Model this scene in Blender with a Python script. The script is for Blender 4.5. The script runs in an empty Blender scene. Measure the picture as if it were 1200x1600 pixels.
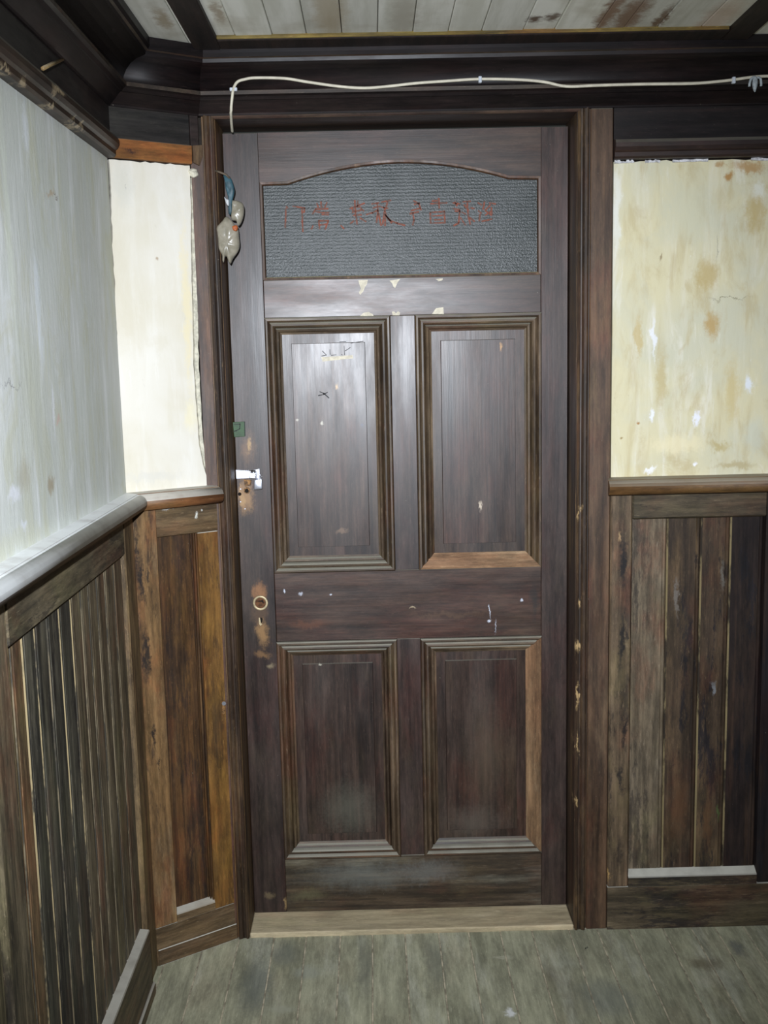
import bpy, bmesh, math, random
from mathutils import Vector, Matrix, noise as mnoise

random.seed(7)
sc = bpy.context.scene
COL = sc.collection

# ------------------------------------------------------------------ camera
CAM = Vector((-0.07702, -2.79262, 1.60391))
YAW, PITCH, ROLL = math.radians(-0.4974), math.radians(-8.3043), math.radians(1.2733)
FPX = 1666.9
RM = Matrix.Rotation(YAW, 3, 'Z') @ Matrix.Rotation(PITCH, 3, 'X') @ Matrix.Rotation(ROLL, 3, 'Y')
right, fwd, up = RM.col[0].copy(), RM.col[1].copy(), RM.col[2].copy()
cd = bpy.data.cameras.new('camera')
cd.sensor_fit = 'VERTICAL'
cd.sensor_height = 36.0
cd.sensor_width = 27.0
cd.lens = FPX / 1600.0 * 36.0
cd.clip_start = 0.02
cam = bpy.data.objects.new('camera', cd)
COL.objects.link(cam)
m = Matrix((right, up, -fwd)).transposed().to_4x4()
m.translation = CAM
cam.matrix_world = m
sc.camera = cam

# ------------------------------------------------------------------ world, flash, exposure
w = bpy.data.worlds.new('world')
sc.world = w
w.use_nodes = True
w.node_tree.nodes['Background'].inputs[0].default_value = (0.75, 0.82, 0.78, 1)
w.node_tree.nodes['Background'].inputs[1].default_value = 0.035

ld = bpy.data.lights.new('camera_flash', 'SPOT')
ld.energy = 445
ld.color = (0.87, 0.92, 1.0)
ld.shadow_soft_size = 0.016
ld.spot_size = math.radians(76)
ld.spot_blend = 1.0
flash = bpy.data.objects.new('camera_flash', ld)
COL.objects.link(flash)
fm = m @ Matrix.Rotation(math.radians(-3.0), 4, 'X')
fm.translation = CAM + right * -0.065 + up * 0.135 + fwd * 0.02
flash.matrix_world = fm

vs = sc.view_settings
vs.view_transform = 'Standard'
vs.look = 'None'
vs.gamma = 1.0
vs.use_curve_mapping = False
vs.exposure = 0.0


# ------------------------------------------------------------------ places
def at(u, v, y):
    """point of the vertical plane y seen at photo position (u, v)"""
    r = RM @ Vector(((u - 600) / FPX, 1.0, -(v - 800) / FPX))
    t = (y - CAM.y) / r.y
    return CAM + r * t


A = Vector((-0.7003, -0.1253))      # corner left wall / angled wall
B = Vector((-0.4987, 0.0083))       # corner angled wall / back wall
DV = (B - A).normalized()
N2 = Vector((DV.y, -DV.x))
B1 = Vector((1.0, (1 - N2.x) / N2.y))
B2 = Vector(((1 + N2.y) / N2.x, -1.0))
LANG = (B - A).length
ZC = 2.335                           # underside of ceiling battens
DY = 0.107                           # door face
GY = 0.124                           # glass face


class Frame:
    def __init__(s, o, u, n):
        s.o, s.u, s.n = Vector(o), Vector(u), Vector(n)

    def p(s, a, n, z):
        q = s.o + s.u * a + s.n * n
        return Vector((q.x, q.y, z))


FB = Frame((0, 0), (1, 0), (0, -1))          # back wall, a = x
FL = Frame(A, (0, -1), (1, 0))               # left wall, a = metres from the corner
FA = Frame(A, DV, N2)                        # angled wall


# ------------------------------------------------------------------ material helper
class NT:
    def __init__(s, name):
        s.m = bpy.data.materials.new(name)
        s.m.use_nodes = True
        s.t = s.m.node_tree
        s.b = s.t.nodes['Principled BSDF']
        s._pos = None

    def n(s, typ, **kw):
        x = s.t.nodes.new(typ)
        for k, v in kw.items():
            setattr(x, k, v)
        return x

    def l(s, a, b):
        s.t.links.new(a, b)

    def put(s, sock, v):
        if isinstance(v, bpy.types.NodeSocket):
            s.l(v, sock)
        else:
            if isinstance(v, (tuple, list)) and len(v) == 3 and sock.type == 'RGBA':
                v = (*v, 1)
            sock.default_value = v

    def pos(s):
        if s._pos is None:
            g = s.n('ShaderNodeNewGeometry')
            s._pos = g.outputs['Position']
            s.nrm = g.outputs['True Normal']
        return s._pos

    def vm(s, op, a, b=None, c=None):
        x = s.n('ShaderNodeVectorMath', operation=op)
        s.put(x.inputs[0], a)
        if b is not None:
            s.put(x.inputs[1], b)
        return x.outputs['Value'] if op in ('LENGTH', 'DOT_PRODUCT', 'DISTANCE') else x.outputs['Vector']

    def ma(s, op, a, b=None, clamp=False):
        x = s.n('ShaderNodeMath', operation=op, use_clamp=clamp)
        s.put(x.inputs[0], a)
        if b is not None:
            s.put(x.inputs[1], b)
        return x.outputs[0]

    def noise(s, vec, scale=5.0, detail=4.0, rough=0.55, dist=0.0):
        x = s.n('ShaderNodeTexNoise')
        s.put(x.inputs['Vector'], vec)
        x.inputs['Scale'].default_value = scale
        x.inputs['Detail'].default_value = detail
        x.inputs['Roughness'].default_value = rough
        x.inputs['Distortion'].default_value = dist
        return x.outputs['Fac']

    def rng(s, f, a, b, c=0.0, d=1.0, smooth=True):
        x = s.n('ShaderNodeMapRange', interpolation_type='SMOOTHSTEP' if smooth else 'LINEAR')
        s.put(x.inputs[0], f)
        for i, v in enumerate((a, b, c, d)):
            x.inputs[1 + i].default_value = v
        return x.outputs[0]

    def mix(s, f, a, b, mode='MIX'):
        x = s.n('ShaderNodeMix', data_type='RGBA', blend_type=mode)
        s.put(x.inputs[0], f)
        s.put(x.inputs[6], a)
        s.put(x.inputs[7], b)
        return x.outputs[2]

    def rand(s):
        return s.n('ShaderNodeObjectInfo').outputs['Random']

    def bump(s, h, strength=0.3, dist=0.002):
        x = s.n('ShaderNodeBump')
        x.inputs['Strength'].default_value = strength
        x.inputs['Distance'].default_value = dist
        s.l(h, x.inputs['Height'])
        s.l(x.outputs[0], s.b.inputs['Normal'])

    def grain(s, axis, k=20.0):
        """position stretched along the grain, shifted piece by piece"""
        p = s.pos()
        if axis == 'a':
            x = s.n('ShaderNodeVectorRotate', rotation_type='Z_AXIS')
            s.l(p, x.inputs['Vector'])
            x.inputs['Angle'].default_value = -math.atan2(DV.y, DV.x)
            p = x.outputs[0]
        sc_ = {'x': (1, k, k), 'a': (1, k, k), 'y': (k, 1, k), 'z': (k, k, 1)}[axis]
        q = s.vm('MULTIPLY', p, sc_)
        r = s.ma('MULTIPLY', s.rand(), 53.0)
        c = s.n('ShaderNodeCombineXYZ')
        for i in range(3):
            s.l(r, c.inputs[i])
        return s.vm('ADD', q, c.outputs[0])

    def stains(s, col, items):
        """marks with a shape of their own: (centre, radii xyz, colour, strength, soft)"""
        if not items:
            return col
        wn = s.n('ShaderNodeTexNoise')
        s.l(s.vm('MULTIPLY', s.pos(), (1.0, 1.0, 0.6)), wn.inputs['Vector'])
        wn.inputs['Scale'].default_value = 30.0
        wn.inputs['Detail'].default_value = 6.0
        wn.inputs['Roughness'].default_value = 0.72
        off = s.vm('SUBTRACT', wn.outputs['Color'], (0.5, 0.5, 0.5))
        fine = s.noise(s.pos(), 130.0, 4.0, 0.7)
        for c, r, colr, st, soft in items:
            small = min(1.0, max(r[0], r[2]) / 0.03)
            amp = 0.05 * small + 0.008
            q = s.vm('ADD', s.pos(), s.vm('MULTIPLY', off, (amp, amp, amp * 1.3)))
            d = s.vm('SUBTRACT', q, tuple(c))
            d = s.vm('MULTIPLY', d, tuple(1.0 / k for k in r))
            d = s.vm('LENGTH', d)
            d = s.ma('ADD', d, s.ma('MULTIPLY', s.ma('SUBTRACT', fine, 0.5), 0.7))
            f = s.rng(d, 1.1, 1.0 - max(soft, 0.75), 0.0, st)
            col = s.mix(f, col, colr)
        return col

    def out(s, col, rough, spec=0.5, metal=0.0):
        s.put(s.b.inputs['Base Color'], col)
        s.put(s.b.inputs['Roughness'], rough)
        s.b.inputs['Specular IOR Level'].default_value = spec
        s.b.inputs['Metallic'].default_value = metal
        return s.m


def wood(name, dark, mid, light, axis='z', rough=(0.4, 0.6), spec=0.45, dust=0.5, worn=None, wornamt=0.5,
         stains=(), k=22.0, dust_light_col=(0.33, 0.32, 0.26), black=0.0, streak=0.3, tint=0.7, blot=0.5, rvar=(0.85, 1.15), dust_light_range=(0.35, 0.75), grit=0.35, warm=True):
    t = NT(name)
    if warm:
        dark, mid, light = [tuple(c * f for c, f in zip(x, (1.1, 1.0, 0.86))) for x in (dark, mid, light)]
        worn = tuple(c * f for c, f in zip(worn, (1.1, 1.0, 0.86))) if worn else None
    g = t.grain(axis, k)
    n1 = t.noise(g, 1.6, 5.0, 0.6)
    col = t.mix(t.rng(n1, 0.3, 0.55), dark, mid)
    col = t.mix(t.rng(n1, 0.54, 0.78), col, light)
    # worn patches, stretched along the grain
    g2 = t.grain(axis, 5.0)
    n2 = t.noise(g2, 2.4, 6.0, 0.65)
    if worn:
        col = t.mix(t.rng(n2, 0.5, 0.68, 0.0, wornamt), col, worn)
    if black:
        n4 = t.noise(t.vm('ADD', g2, (7.7, 3.1, 5.5)), 2.2, 9.0, 0.78)
        col = t.mix(t.rng(n4, 0.53, 0.575, 0.0, black), col, (0.008, 0.007, 0.009))
    # reddish and olive clouds in the old varnish, grime of its own
    pp_ = t.vm('ADD', t.grain(axis, 2.2), (1.3, 9.2, 4.4))
    red = tuple(c * f for c, f in zip(mid, (1.55, 0.85, 0.75)))
    oli = tuple(c * f for c, f in zip(mid, (1.35, 1.5, 1.15)))
    col = t.mix(t.rng(t.noise(pp_, 3.1, 5.0, 0.65), 0.48, 0.66, 0.0, 0.6 * tint), col, red)
    col = t.mix(t.rng(t.noise(t.vm('ADD', pp_, (5.0, 2.0, 8.0)), 3.7, 5.0, 0.65), 0.5, 0.68, 0.0, 0.6 * tint), col, oli)
    bl = t.noise(t.vm('ADD', t.grain(axis, 5.0), (2.0, 7.0, 1.0)), 6.0, 9.0, 0.8)
    bv = t.rng(bl, 0.3, 0.7, 1.0 - blot, 1.0 + blot)
    col = t.mix(1.0, col, t.mix(1.0, (1, 1, 1), bv, 'MULTIPLY'), 'MULTIPLY')
    # fine grain
    g3 = t.grain(axis, 34.0)
    n3 = t.noise(g3, 3.2, 5.0, 0.7)
    v = t.rng(n3, 0.25, 0.75, 1.0 - streak, 1.0 + streak)
    col = t.mix(1.0, col, t.mix(1.0, (1, 1, 1), v, 'MULTIPLY'), 'MULTIPLY')
    rv = t.rng(t.rand(), 0.0, 1.0, rvar[0], rvar[1], False)
    col = t.mix(1.0, col, t.mix(1.0, (1, 1, 1), rv, 'MULTIPLY'), 'MULTIPLY')
    gr = t.noise(t.vm('ADD', t.grain(axis, 6.0), (4.0, 1.0, 6.0)), 26.0, 6.0, 0.8)
    col = t.mix(t.rng(gr, 0.56, 0.7, 0.0, grit), col, tuple(min(1.0, c * 1.9 + 0.01) for c in light))
    # pale scuffs and specks
    sp = t.noise(t.pos(), 150.0, 2.0, 0.5)
    col = t.mix(t.rng(sp, 0.76, 0.82, 0.0, 0.35), col, (0.42, 0.38, 0.3))
    col = t.stains(col, stains)
    if dust:
        t.pos()
        z = t.n('ShaderNodeSeparateXYZ')
        t.l(t.nrm, z.inputs[0])
        f = t.rng(z.outputs[2], dust_light_range[0], dust_light_range[1], 0.0, dust)  # dust on upturned faces; a wide range also paints brightness onto rounded fronts
        f = t.ma('MULTIPLY', f, t.rng(t.noise(t.pos(), 14.0, 4.0), 0.2, 0.6, 0.65, 1.0))
        col = t.mix(f, col, dust_light_col)
    rr = t.rng(n2, 0.3, 0.7, rough[0], rough[1])
    t.bump(n3, 0.16, 0.0012)
    return t.out(col, rr, spec)


def flat(name, col, rough=0.6, var=0.15, scale=30.0, spec=0.4, metal=0.0, bump=0.2, col2=None):
    t = NT(name)
    n1 = t.noise(t.pos(), scale, 4.0, 0.6)
    c2 = col2 if col2 else tuple(c * (1 - var * 2) for c in col)
    c = t.mix(t.rng(n1, 0.35, 0.65), col, c2)
    t.bump(n1, bump, 0.001)
    return t.out(c, rough, spec, metal)


def plaster(name, base, second, streakc, patch, stains=(), bumpst=0.4, vstreak=0.6, mott=0.6):
    t = NT(name)
    p = t.pos()
    big = t.noise(p, 3.2, 5.0, 0.6, 0.4)
    col = t.mix(t.rng(big, 0.38, 0.64), base, second)
    st = t.vm('MULTIPLY', p, (9.0, 9.0, 0.9))
    n1 = t.noise(st, 3.0, 5.0, 0.6, 0.3)
    col = t.mix(t.rng(n1, 0.52, 0.7, 0.0, vstreak), col, streakc)
    n4 = t.noise(t.vm('ADD', t.vm('MULTIPLY', p, (1, 1, 0.22)), (1.3, 2.1, 6.7)), 17.0, 6.0, 0.62, 0.6)
    col = t.mix(t.rng(n4, 0.5, 0.66, 0.0, mott), col, patch)
    col = t.mix(t.rng(n4, 0.46, 0.32, 0.0, mott), col, streakc)
    n2 = t.noise(t.vm('ADD', t.vm('MULTIPLY', p, (1, 1, 0.5)), (3.3, 8.1, 1.7)), 8.0, 7.0, 0.7, 0.5)
    col = t.mix(t.rng(n2, 0.54, 0.66, 0.0, mott), col, patch)
    col = t.mix(t.rng(n2, 0.44, 0.34, 0.0, mott * 0.8), col, second)
    n3 = t.noise(t.vm('MULTIPLY', p, (30, 30, 4)), 2.0, 6.0, 0.7)
    col = t.mix(t.rng(n3, 0.6, 0.7, 0.0, 0.35), col, streakc)
    n5 = t.noise(t.vm('MULTIPLY', p, (1, 1, 0.4)), 90.0, 4.0, 0.7)
    col = t.mix(t.rng(n5, 0.66, 0.75, 0.0, 0.5 * mott), col, (0.85, 0.88, 0.9))
    col = t.mix(t.rng(n5, 0.33, 0.26, 0.0, 0.5 * mott), col, tuple(c * 0.6 for c in patch))
    col = t.stains(col, stains)
    h = t.ma('ADD', t.ma('MULTIPLY', n3, 0.5), n2)
    t.bump(h, bumpst, 0.004)
    return t.out(col, 0.75, 0.3)


# ------------------------------------------------------------------ mesh helper
WL = {}                                    # world position of each object's origin


def link(name, bm, mat, parent=None, smooth=False):
    bmesh.ops.recalc_face_normals(bm, faces=bm.faces[:])
    xs = [v.co for v in bm.verts]
    lo = Vector([min(c[i] for c in xs) for i in range(3)])
    hi = Vector([max(c[i] for c in xs) for i in range(3)])
    c = (lo + hi) / 2
    c.z = lo.z
    for v in bm.verts:
        v.co -= c
    me = bpy.data.meshes.new(name)
    if smooth:
        for f in bm.faces:
            f.smooth = True
    bm.to_mesh(me)
    bm.free()
    me.materials.append(mat)
    o = bpy.data.objects.new(name, me)
    COL.objects.link(o)
    if parent is not None:
        o.parent = parent
        o.location = c - WL[parent]
    else:
        o.location = c
    WL[o] = c
    return o


def empty(name, loc):
    o = bpy.data.objects.new(name, None)
    o.empty_display_size = 0.05
    COL.objects.link(o)
    o.location = loc
    WL[o] = Vector(loc)
    return o


def tag(o, label, cat=None, group=None, kind=None):
    o['label'] = label
    if cat:
        o['category'] = cat
    if group:
        o['group'] = group
    if kind:
        o['kind'] = kind
    return o


def hexa(bm, pts):
    """8 points: bottom ring 0-3, top ring 4-7"""
    v = [bm.verts.new(p) for p in pts]
    for f in ((0, 1, 2, 3), (4, 5, 6, 7), (0, 1, 5, 4), (1, 2, 6, 5), (2, 3, 7, 6), (3, 0, 4, 7)):
        bm.faces.new([v[i] for i in f])


def bev(bm, w, seg=1):
    if w:
        bmesh.ops.recalc_face_normals(bm, faces=bm.faces[:])
        bmesh.ops.bevel(bm, geom=[e for e in bm.edges], offset=w, segments=seg, affect='EDGES', profile=0.5)


def fbox(name, fr, a0, a1, n0, n1, z0, z1, mat, parent, b=0.002, seg=1, jig=0.0):
    bm = bmesh.new()
    j = [random.uniform(-jig, jig) for _ in range(4)]
    hexa(bm, [fr.p(a0, n0, z0), fr.p(a1, n0, z0), fr.p(a1, n1 + j[0], z0), fr.p(a0, n1 + j[1], z0),
              fr.p(a0, n0, z1), fr.p(a1, n0, z1), fr.p(a1, n1 + j[2], z1), fr.p(a0, n1 + j[3], z1)])
    bev(bm, b, seg)
    return link(name, bm, mat, parent)


def loft(name, rings, mat, parent, caps=True, smooth=False, closed=True, edge=None, sm=()):
    """rings of equal length joined one after the other"""
    bm = bmesh.new()
    vv = [[bm.verts.new(p) for p in r] for r in rings]
    n = len(rings[0])
    for i in range(len(rings) - 1):
        for j in range(n if closed else n - 1):
            k = (j + 1) % n
            f = bm.faces.new((vv[i][j], vv[i][k], vv[i + 1][k], vv[i + 1][j]))
            if edge and j in edge[1]:
                f.material_index = 1
            if j in sm:
                f.smooth = True
    if caps:
        bm.faces.new(vv[0])
        bm.faces.new(vv[-1])
    o_ = link(name, bm, mat, parent, smooth)
    if edge:
        o_.data.materials.append(edge[0])
    return o_


def tube(name, path, r, mat, parent=None, seg=8, ends=True):
    path = [Vector(p) for p in path]
    rings = []
    for i, p in enumerate(path):
        d = (path[min(i + 1, len(path) - 1)] - path[max(i - 1, 0)]).normalized()
        ref = Vector((0, 1, 0)) if abs(d.y) < 0.8 else Vector((1, 0, 0))
        s_ = d.cross(ref).normalized()
        t_ = s_.cross(d).normalized()
        rr = r[i] if isinstance(r, (list, tuple)) else r
        rings.append([p + s_ * math.cos(2 * math.pi * k / seg) * rr + t_ * math.sin(2 * math.pi * k / seg) * rr
                      for k in range(seg)])
    return loft(name, rings, mat, parent, ends, True)


def spline(pts, k=6):
    pts = [Vector(p) for p in pts]
    q = [pts[0]] + pts + [pts[-1]]
    out = []
    for i in range(1, len(q) - 2):
        for j in range(k):
            t = j / k
            a, b, c, d = q[i - 1], q[i], q[i + 1], q[i + 2]
            out.append(0.5 * ((2 * b) + (c - a) * t + (2 * a - 5 * b + 4 * c - d) * t * t
                              + (3 * b - a - 3 * c + d) * t ** 3))
    out.append(pts[-1])
    return out


def prism(name, outline, depth, mat, parent, b=0.0):
    """outline: points of one plane, depth: vector"""
    bm = bmesh.new()
    vs_ = [bm.verts.new(p) for p in outline]
    f = bm.faces.new(vs_)
    r = bmesh.ops.extrude_face_region(bm, geom=[f])
    bmesh.ops.translate(bm, verts=[x for x in r['geom'] if isinstance(x, bmesh.types.BMVert)], vec=depth)
    return link(name, bm, mat, parent)


def strokes(name, lines, y, mat, parent, wd=0.0035):
    """brush strokes lying on the plane y, 0.4 mm thick"""
    bm = bmesh.new()
    for ln in lines:
        pts = [at(u, v, y) for u, v in ln]
        for a, b in zip(pts, pts[1:]):
            d = (b - a)
            if d.length < 1e-5:
                continue
            d.normalize()
            s_ = Vector((-d.z, 0, d.x)) * wd / 2
            e = d * wd * 0.3
            h = Vector((0, -0.0004, 0))
            k = random.uniform(0.6, 1.15)
            hexa(bm, [a - e - s_ * k, b + e - s_, b + e + s_, a - e + s_ * k,
                      a - e - s_ * k + h, b + e - s_ + h, b + e + s_ + h, a - e + s_ * k + h])
    return link(name, bm, mat, parent)


# ------------------------------------------------------------------ materials
M = {}
DK, MD, LT = (0.012, 0.008, 0.007), (0.035, 0.022, 0.018), (0.075, 0.05, 0.038)


def P2(u, v, y=DY):
    return tuple(at(u, v, y))


def S(u, v, ru, rv, col, st=0.9, soft=0.5, y=DY):
    return (P2(u, v, y), (ru / 590.0, 0.05, rv / 590.0), col, st, soft)


rust = (0.30, 0.16, 0.06)
ochre = (0.36, 0.20, 0.08)
pale = (0.55, 0.52, 0.42)
bluw = (0.62, 0.66, 0.75)
stile_st = [
    S(388, 700, 16, 28, (0.16, 0.085, 0.04), 0.75, 0.8), S(385, 775, 17, 34, ochre, 0.75, 0.7),
    S(390, 695, 5, 16, (0.42, 0.26, 0.1), 0.8, 0.6), S(378, 775, 6, 20, (0.4, 0.24, 0.1), 0.8, 0.6),
    S(407, 925, 14, 22, (0.28, 0.13, 0.05), 0.85, 0.6), S(405, 958, 17, 26, (0.10, 0.06, 0.035), 0.8, 0.5),
    S(411, 990, 14, 26, (0.30, 0.17, 0.07), 0.85, 0.5), S(410, 1022, 18, 9, (0.22, 0.12, 0.05), 0.7, 0.6),
    S(446, 1410, 4, 14, (0.3, 0.2, 0.09), 0.8, 0.6), S(421, 1400, 10, 8, (0.2, 0.15, 0.08), 0.5, 0.7), S(424, 1040, 8, 6, (0.3, 0.24, 0.14), 0.6, 0.6), S(358, 640, 3, 18, (0.3, 0.16, 0.08), 0.5, 0.8),
]
rail_st = [S(765, 955, 2.2, 15, bluw, 0.9, 0.5), S(764, 971, 4, 3.5, bluw, 1.0, 0.4), S(775, 978, 1.5, 12, bluw, 0.45, 0.6),
           S(444, 924, 2, 4, bluw, 0.9, 0.5), S(470, 928, 5, 4, bluw, 0.6, 0.6), S(517, 929, 3, 2, bluw, 0.8, 0.5),
           S(815, 938, 3, 3, bluw, 0.8, 0.5), S(645, 950, 7, 1.6, (0.5, 0.4, 0.25), 0.8, 0.5),
           S(700, 960, 95, 8, (0.10, 0.055, 0.03), 0.55, 0.9), S(480, 975, 45, 10, (0.13, 0.05, 0.025), 0.6, 0.9),
           S(835, 940, 9, 38, (0.015, 0.02, 0.02), 0.5, 0.7)]
panel_st = [S(527, 604, 3, 7, (0.5, 0.3, 0.1), 0.9, 0.5), S(503, 661, 4, 4, pale, 0.8, 0.5), S(566, 664, 4, 4, (0.02, 0.02, 0.05), 0.9, 0.5),
            S(464, 657, 4, 3, pale, 0.7, 0.5), S(782, 543, 3, 10, (0.45, 0.24, 0.08), 0.9, 0.5), S(752, 793, 3, 10, (0.6, 0.5, 0.38), 0.9, 0.5),
            S(535, 832, 12, 6, (0.22, 0.14, 0.09), 0.6, 0.7), S(500, 1040, 3, 2, pale, 0.7, 0.5), S(545, 1265, 60, 60, (0.13, 0.125, 0.095), 0.45, 0.95), S(760, 1180, 50, 130, (0.1, 0.075, 0.05), 0.4, 0.95),
            S(740, 1285, 70, 36, (0.11, 0.09, 0.07), 0.5, 0.95)]
bottom_st = [S(570, 1368, 130, 34, (0.13, 0.135, 0.12), 0.6, 0.95), S(675, 1362, 70, 24, (0.17, 0.17, 0.155), 0.45, 0.95),
             S(480, 1400, 40, 14, (0.13, 0.12, 0.06), 0.5, 0.9)]

M['door_v'] = wood('varnished door wood upright', (0.015, 0.009, 0.008), (0.037, 0.023, 0.019), (0.062, 0.04, 0.032), 'z', (0.33, 0.46), 0.52,
                   0.35, (0.055, 0.036, 0.027), 0.5, stile_st, streak=0.3, warm=False)
M['door_h'] = wood('varnished door wood level', (0.017, 0.0095, 0.007), (0.043, 0.024, 0.017), (0.074, 0.042, 0.028), 'x', (0.33, 0.46), 0.52,
                   0.35, (0.068, 0.04, 0.026), 0.5, rail_st, streak=0.3, warm=False)
M['door_b'] = wood('dusty kick rail wood', (0.02, 0.015, 0.01), (0.04, 0.03, 0.02), (0.075, 0.06, 0.045), 'x', (0.5, 0.7), 0.4,
                   0.35, (0.1, 0.1, 0.085), 0.8, bottom_st, streak=0.5)
M['door_p'] = wood('varnished door panel wood', (0.016, 0.009, 0.007), (0.039, 0.0235, 0.0175), (0.066, 0.041, 0.029), 'z', (0.33, 0.46), 0.52,
                   0.4, (0.062, 0.042, 0.032), 0.5, panel_st, streak=0.4, warm=False)
M['mold_v'] = wood('door moulding wood upright', (0.022, 0.014, 0.009), (0.064, 0.046, 0.031), (0.15, 0.115, 0.078), 'z', (0.4, 0.6), 0.45,
                   0.6, (0.13, 0.1, 0.07), 0.55)
M['mold_h'] = wood('door moulding wood level', (0.022, 0.014, 0.009), (0.064, 0.046, 0.031), (0.15, 0.115, 0.078), 'x', (0.4, 0.6), 0.45,
                   0.75, (0.13, 0.1, 0.07), 0.55)
M['bare_h'] = wood('bare wood strip level', (0.09, 0.055, 0.03), (0.16, 0.1, 0.06), (0.26, 0.19, 0.12), 'x', (0.6, 0.8), 0.25,
                   0.2, (0.3, 0.25, 0.18), 0.6, tint=0.15, k=6.0)
M['bare_v'] = wood('bare wood strip upright', (0.09, 0.055, 0.03), (0.15, 0.095, 0.055), (0.22, 0.16, 0.1), 'z', (0.6, 0.8), 0.25,
                   0.2, (0.24, 0.19, 0.13), 0.6, tint=0.2)
M['case_v'] = wood('casing wood upright', (0.03, 0.018, 0.013), (0.07, 0.044, 0.029), (0.115, 0.077, 0.05), 'z', (0.42, 0.62), 0.4,
                   0.5, (0.14, 0.1, 0.062), 0.6)
M['case_l'] = wood('casing wood reddish', (0.03, 0.017, 0.012), (0.075, 0.042, 0.03), (0.12, 0.075, 0.05), 'z', (0.42, 0.62), 0.45,
                   0.5, (0.13, 0.075, 0.05), 0.6)
och = (0.5, 0.34, 0.16)
M['case_mold'] = wood('casing moulding wood', (0.015, 0.01, 0.008), (0.04, 0.026, 0.018), (0.13, 0.085, 0.045), 'z', (0.4, 0.6), 0.45,
                      0.5, (0.17, 0.11, 0.05), 0.5, [S(904, 940, 2.5, 9, och, 0.9, 0.5, 0), S(903, 1010, 2.5, 12, och, 0.9, 0.5, 0), S(902, 1085, 3, 26, och, 0.9, 0.5, 0), S(901, 1160, 2.5, 26, och, 0.85, 0.5, 0),
                                                    S(905, 800, 2, 14, och, 0.7, 0.5, 0), S(900, 1250, 2.5, 12, och, 0.8, 0.5, 0)])
M['case_h'] = wood('casing wood level', (0.015, 0.01, 0.01), (0.035, 0.022, 0.018), (0.07, 0.045, 0.034), 'x', (0.42, 0.62), 0.45,
                   0.5, (0.09, 0.06, 0.04), 0.4)
M['jamb'] = wood('jamb wood', (0.03, 0.02, 0.012), (0.09, 0.055, 0.025), (0.16, 0.1, 0.045), 'z', (0.5, 0.7), 0.4,
                 0.5, (0.2, 0.13, 0.06), 0.6)
cr = dict(rough=(0.4, 0.6), spec=0.3, dust=0.6, worn=(0.02, 0.013, 0.012), wornamt=0.4)
M['crown_x'] = wood('cornice wood back', (0.003, 0.002, 0.003), (0.007, 0.005, 0.006), (0.018, 0.011, 0.011), 'x', **cr)
M['crown_y'] = wood('cornice wood left', (0.003, 0.002, 0.003), (0.007, 0.005, 0.006), (0.018, 0.011, 0.011), 'y', **cr)
M['crown_a'] = wood('cornice wood angled', (0.003, 0.002, 0.003), (0.007, 0.005, 0.006), (0.018, 0.011, 0.011), 'a', **cr)
M['ridge'] = wood('highlit cornice edge', (0.012, 0.009, 0.008), (0.035, 0.027, 0.022), (0.09, 0.075, 0.06), 'x', k=3.0, dust=0.4)  # highlight along the cornice ridges, painted as a paler colour
fz = dict(rough=(0.42, 0.6), spec=0.4, dust=0.6)
for _ax in 'xya':
    M['frieze_' + _ax] = wood('frieze board wood ' + _ax, (0.006, 0.006, 0.007), (0.017, 0.016, 0.017), (0.032, 0.029, 0.028), _ax, **fz)
pst = []
for (u, v, ru, rv) in ((42, 127, 5, 10), (88, 143, 10, 7), (86, 166, 7, 4), (125, 195, 14, 5), (15, 110, 8, 4)):
    r0 = RM @ Vector(((u - 600) / FPX, 1.0, -(v - 800) / FPX))
    tt = (-0.67 - CAM.x) / r0.x
    q = CAM + r0 * tt
    pst.append((tuple(q), (0.05, ru / 200.0, rv / 700.0), (0.4, 0.31, 0.19), 0.9, 0.5))
M['prail_y'] = wood('picture rail wood left', (0.01, 0.007, 0.006), (0.028, 0.018, 0.013), (0.06, 0.035, 0.025), 'y', stains=pst, dust=0.6)
M['prail_x'] = wood('picture rail wood back', (0.008, 0.005, 0.006), (0.02, 0.012, 0.011), (0.05, 0.028, 0.02), 'x', dust=0.6)
kn = at(204, 233, -0.1)
M['prail_bare'] = wood('bare picture rail wood', (0.11, 0.046, 0.012), (0.17, 0.075, 0.02), (0.22, 0.1, 0.03), 'a', (0.5, 0.7), 0.35, 0.3,
                       (0.19, 0.085, 0.028), 0.4, [((kn.x, kn.y, 2.108), (0.02, 0.03, 0.006), (0.03, 0.012, 0.008), 0.9, 0.6)], streak=0.25)

bk = (0.008, 0.007, 0.008)
wst_b = [S(973, 880, 7, 55, bk, 0.95, 0.5, 0), S(971, 1000, 6, 60, bk, 0.9, 0.5, 0), S(976, 1140, 5, 45, bk, 0.9, 0.5, 0), S(968, 1215, 6, 40, bk, 0.85, 0.5, 0), S(966, 1330, 8, 40, bk, 0.7, 0.6, 0),
         S(950, 1365, 3, 14, (0.42, 0.26, 0.1), 0.9, 0.5, 0), S(967, 838, 3, 10, (0.4, 0.26, 0.13), 0.8, 0.5, 0)]
wst_p = [S(1060, 1265, 18, 70, (0.11, 0.05, 0.02), 0.55, 0.9, 0.014), S(1106, 1285, 9, 60, (0.11, 0.048, 0.018), 0.55, 0.9, 0.014), S(1116, 1075, 3, 14, (0.2, 0.21, 0.22), 0.7, 0.5, 0.014),
         S(1057, 930, 4, 40, (0.17, 0.15, 0.13), 0.7, 0.6, 0.014), S(1128, 900, 4, 30, (0.14, 0.13, 0.11), 0.7, 0.6, 0.014), S(1124, 1270, 3, 18, (0.07, 0.1, 0.03), 0.8, 0.5, 0.014)]


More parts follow.
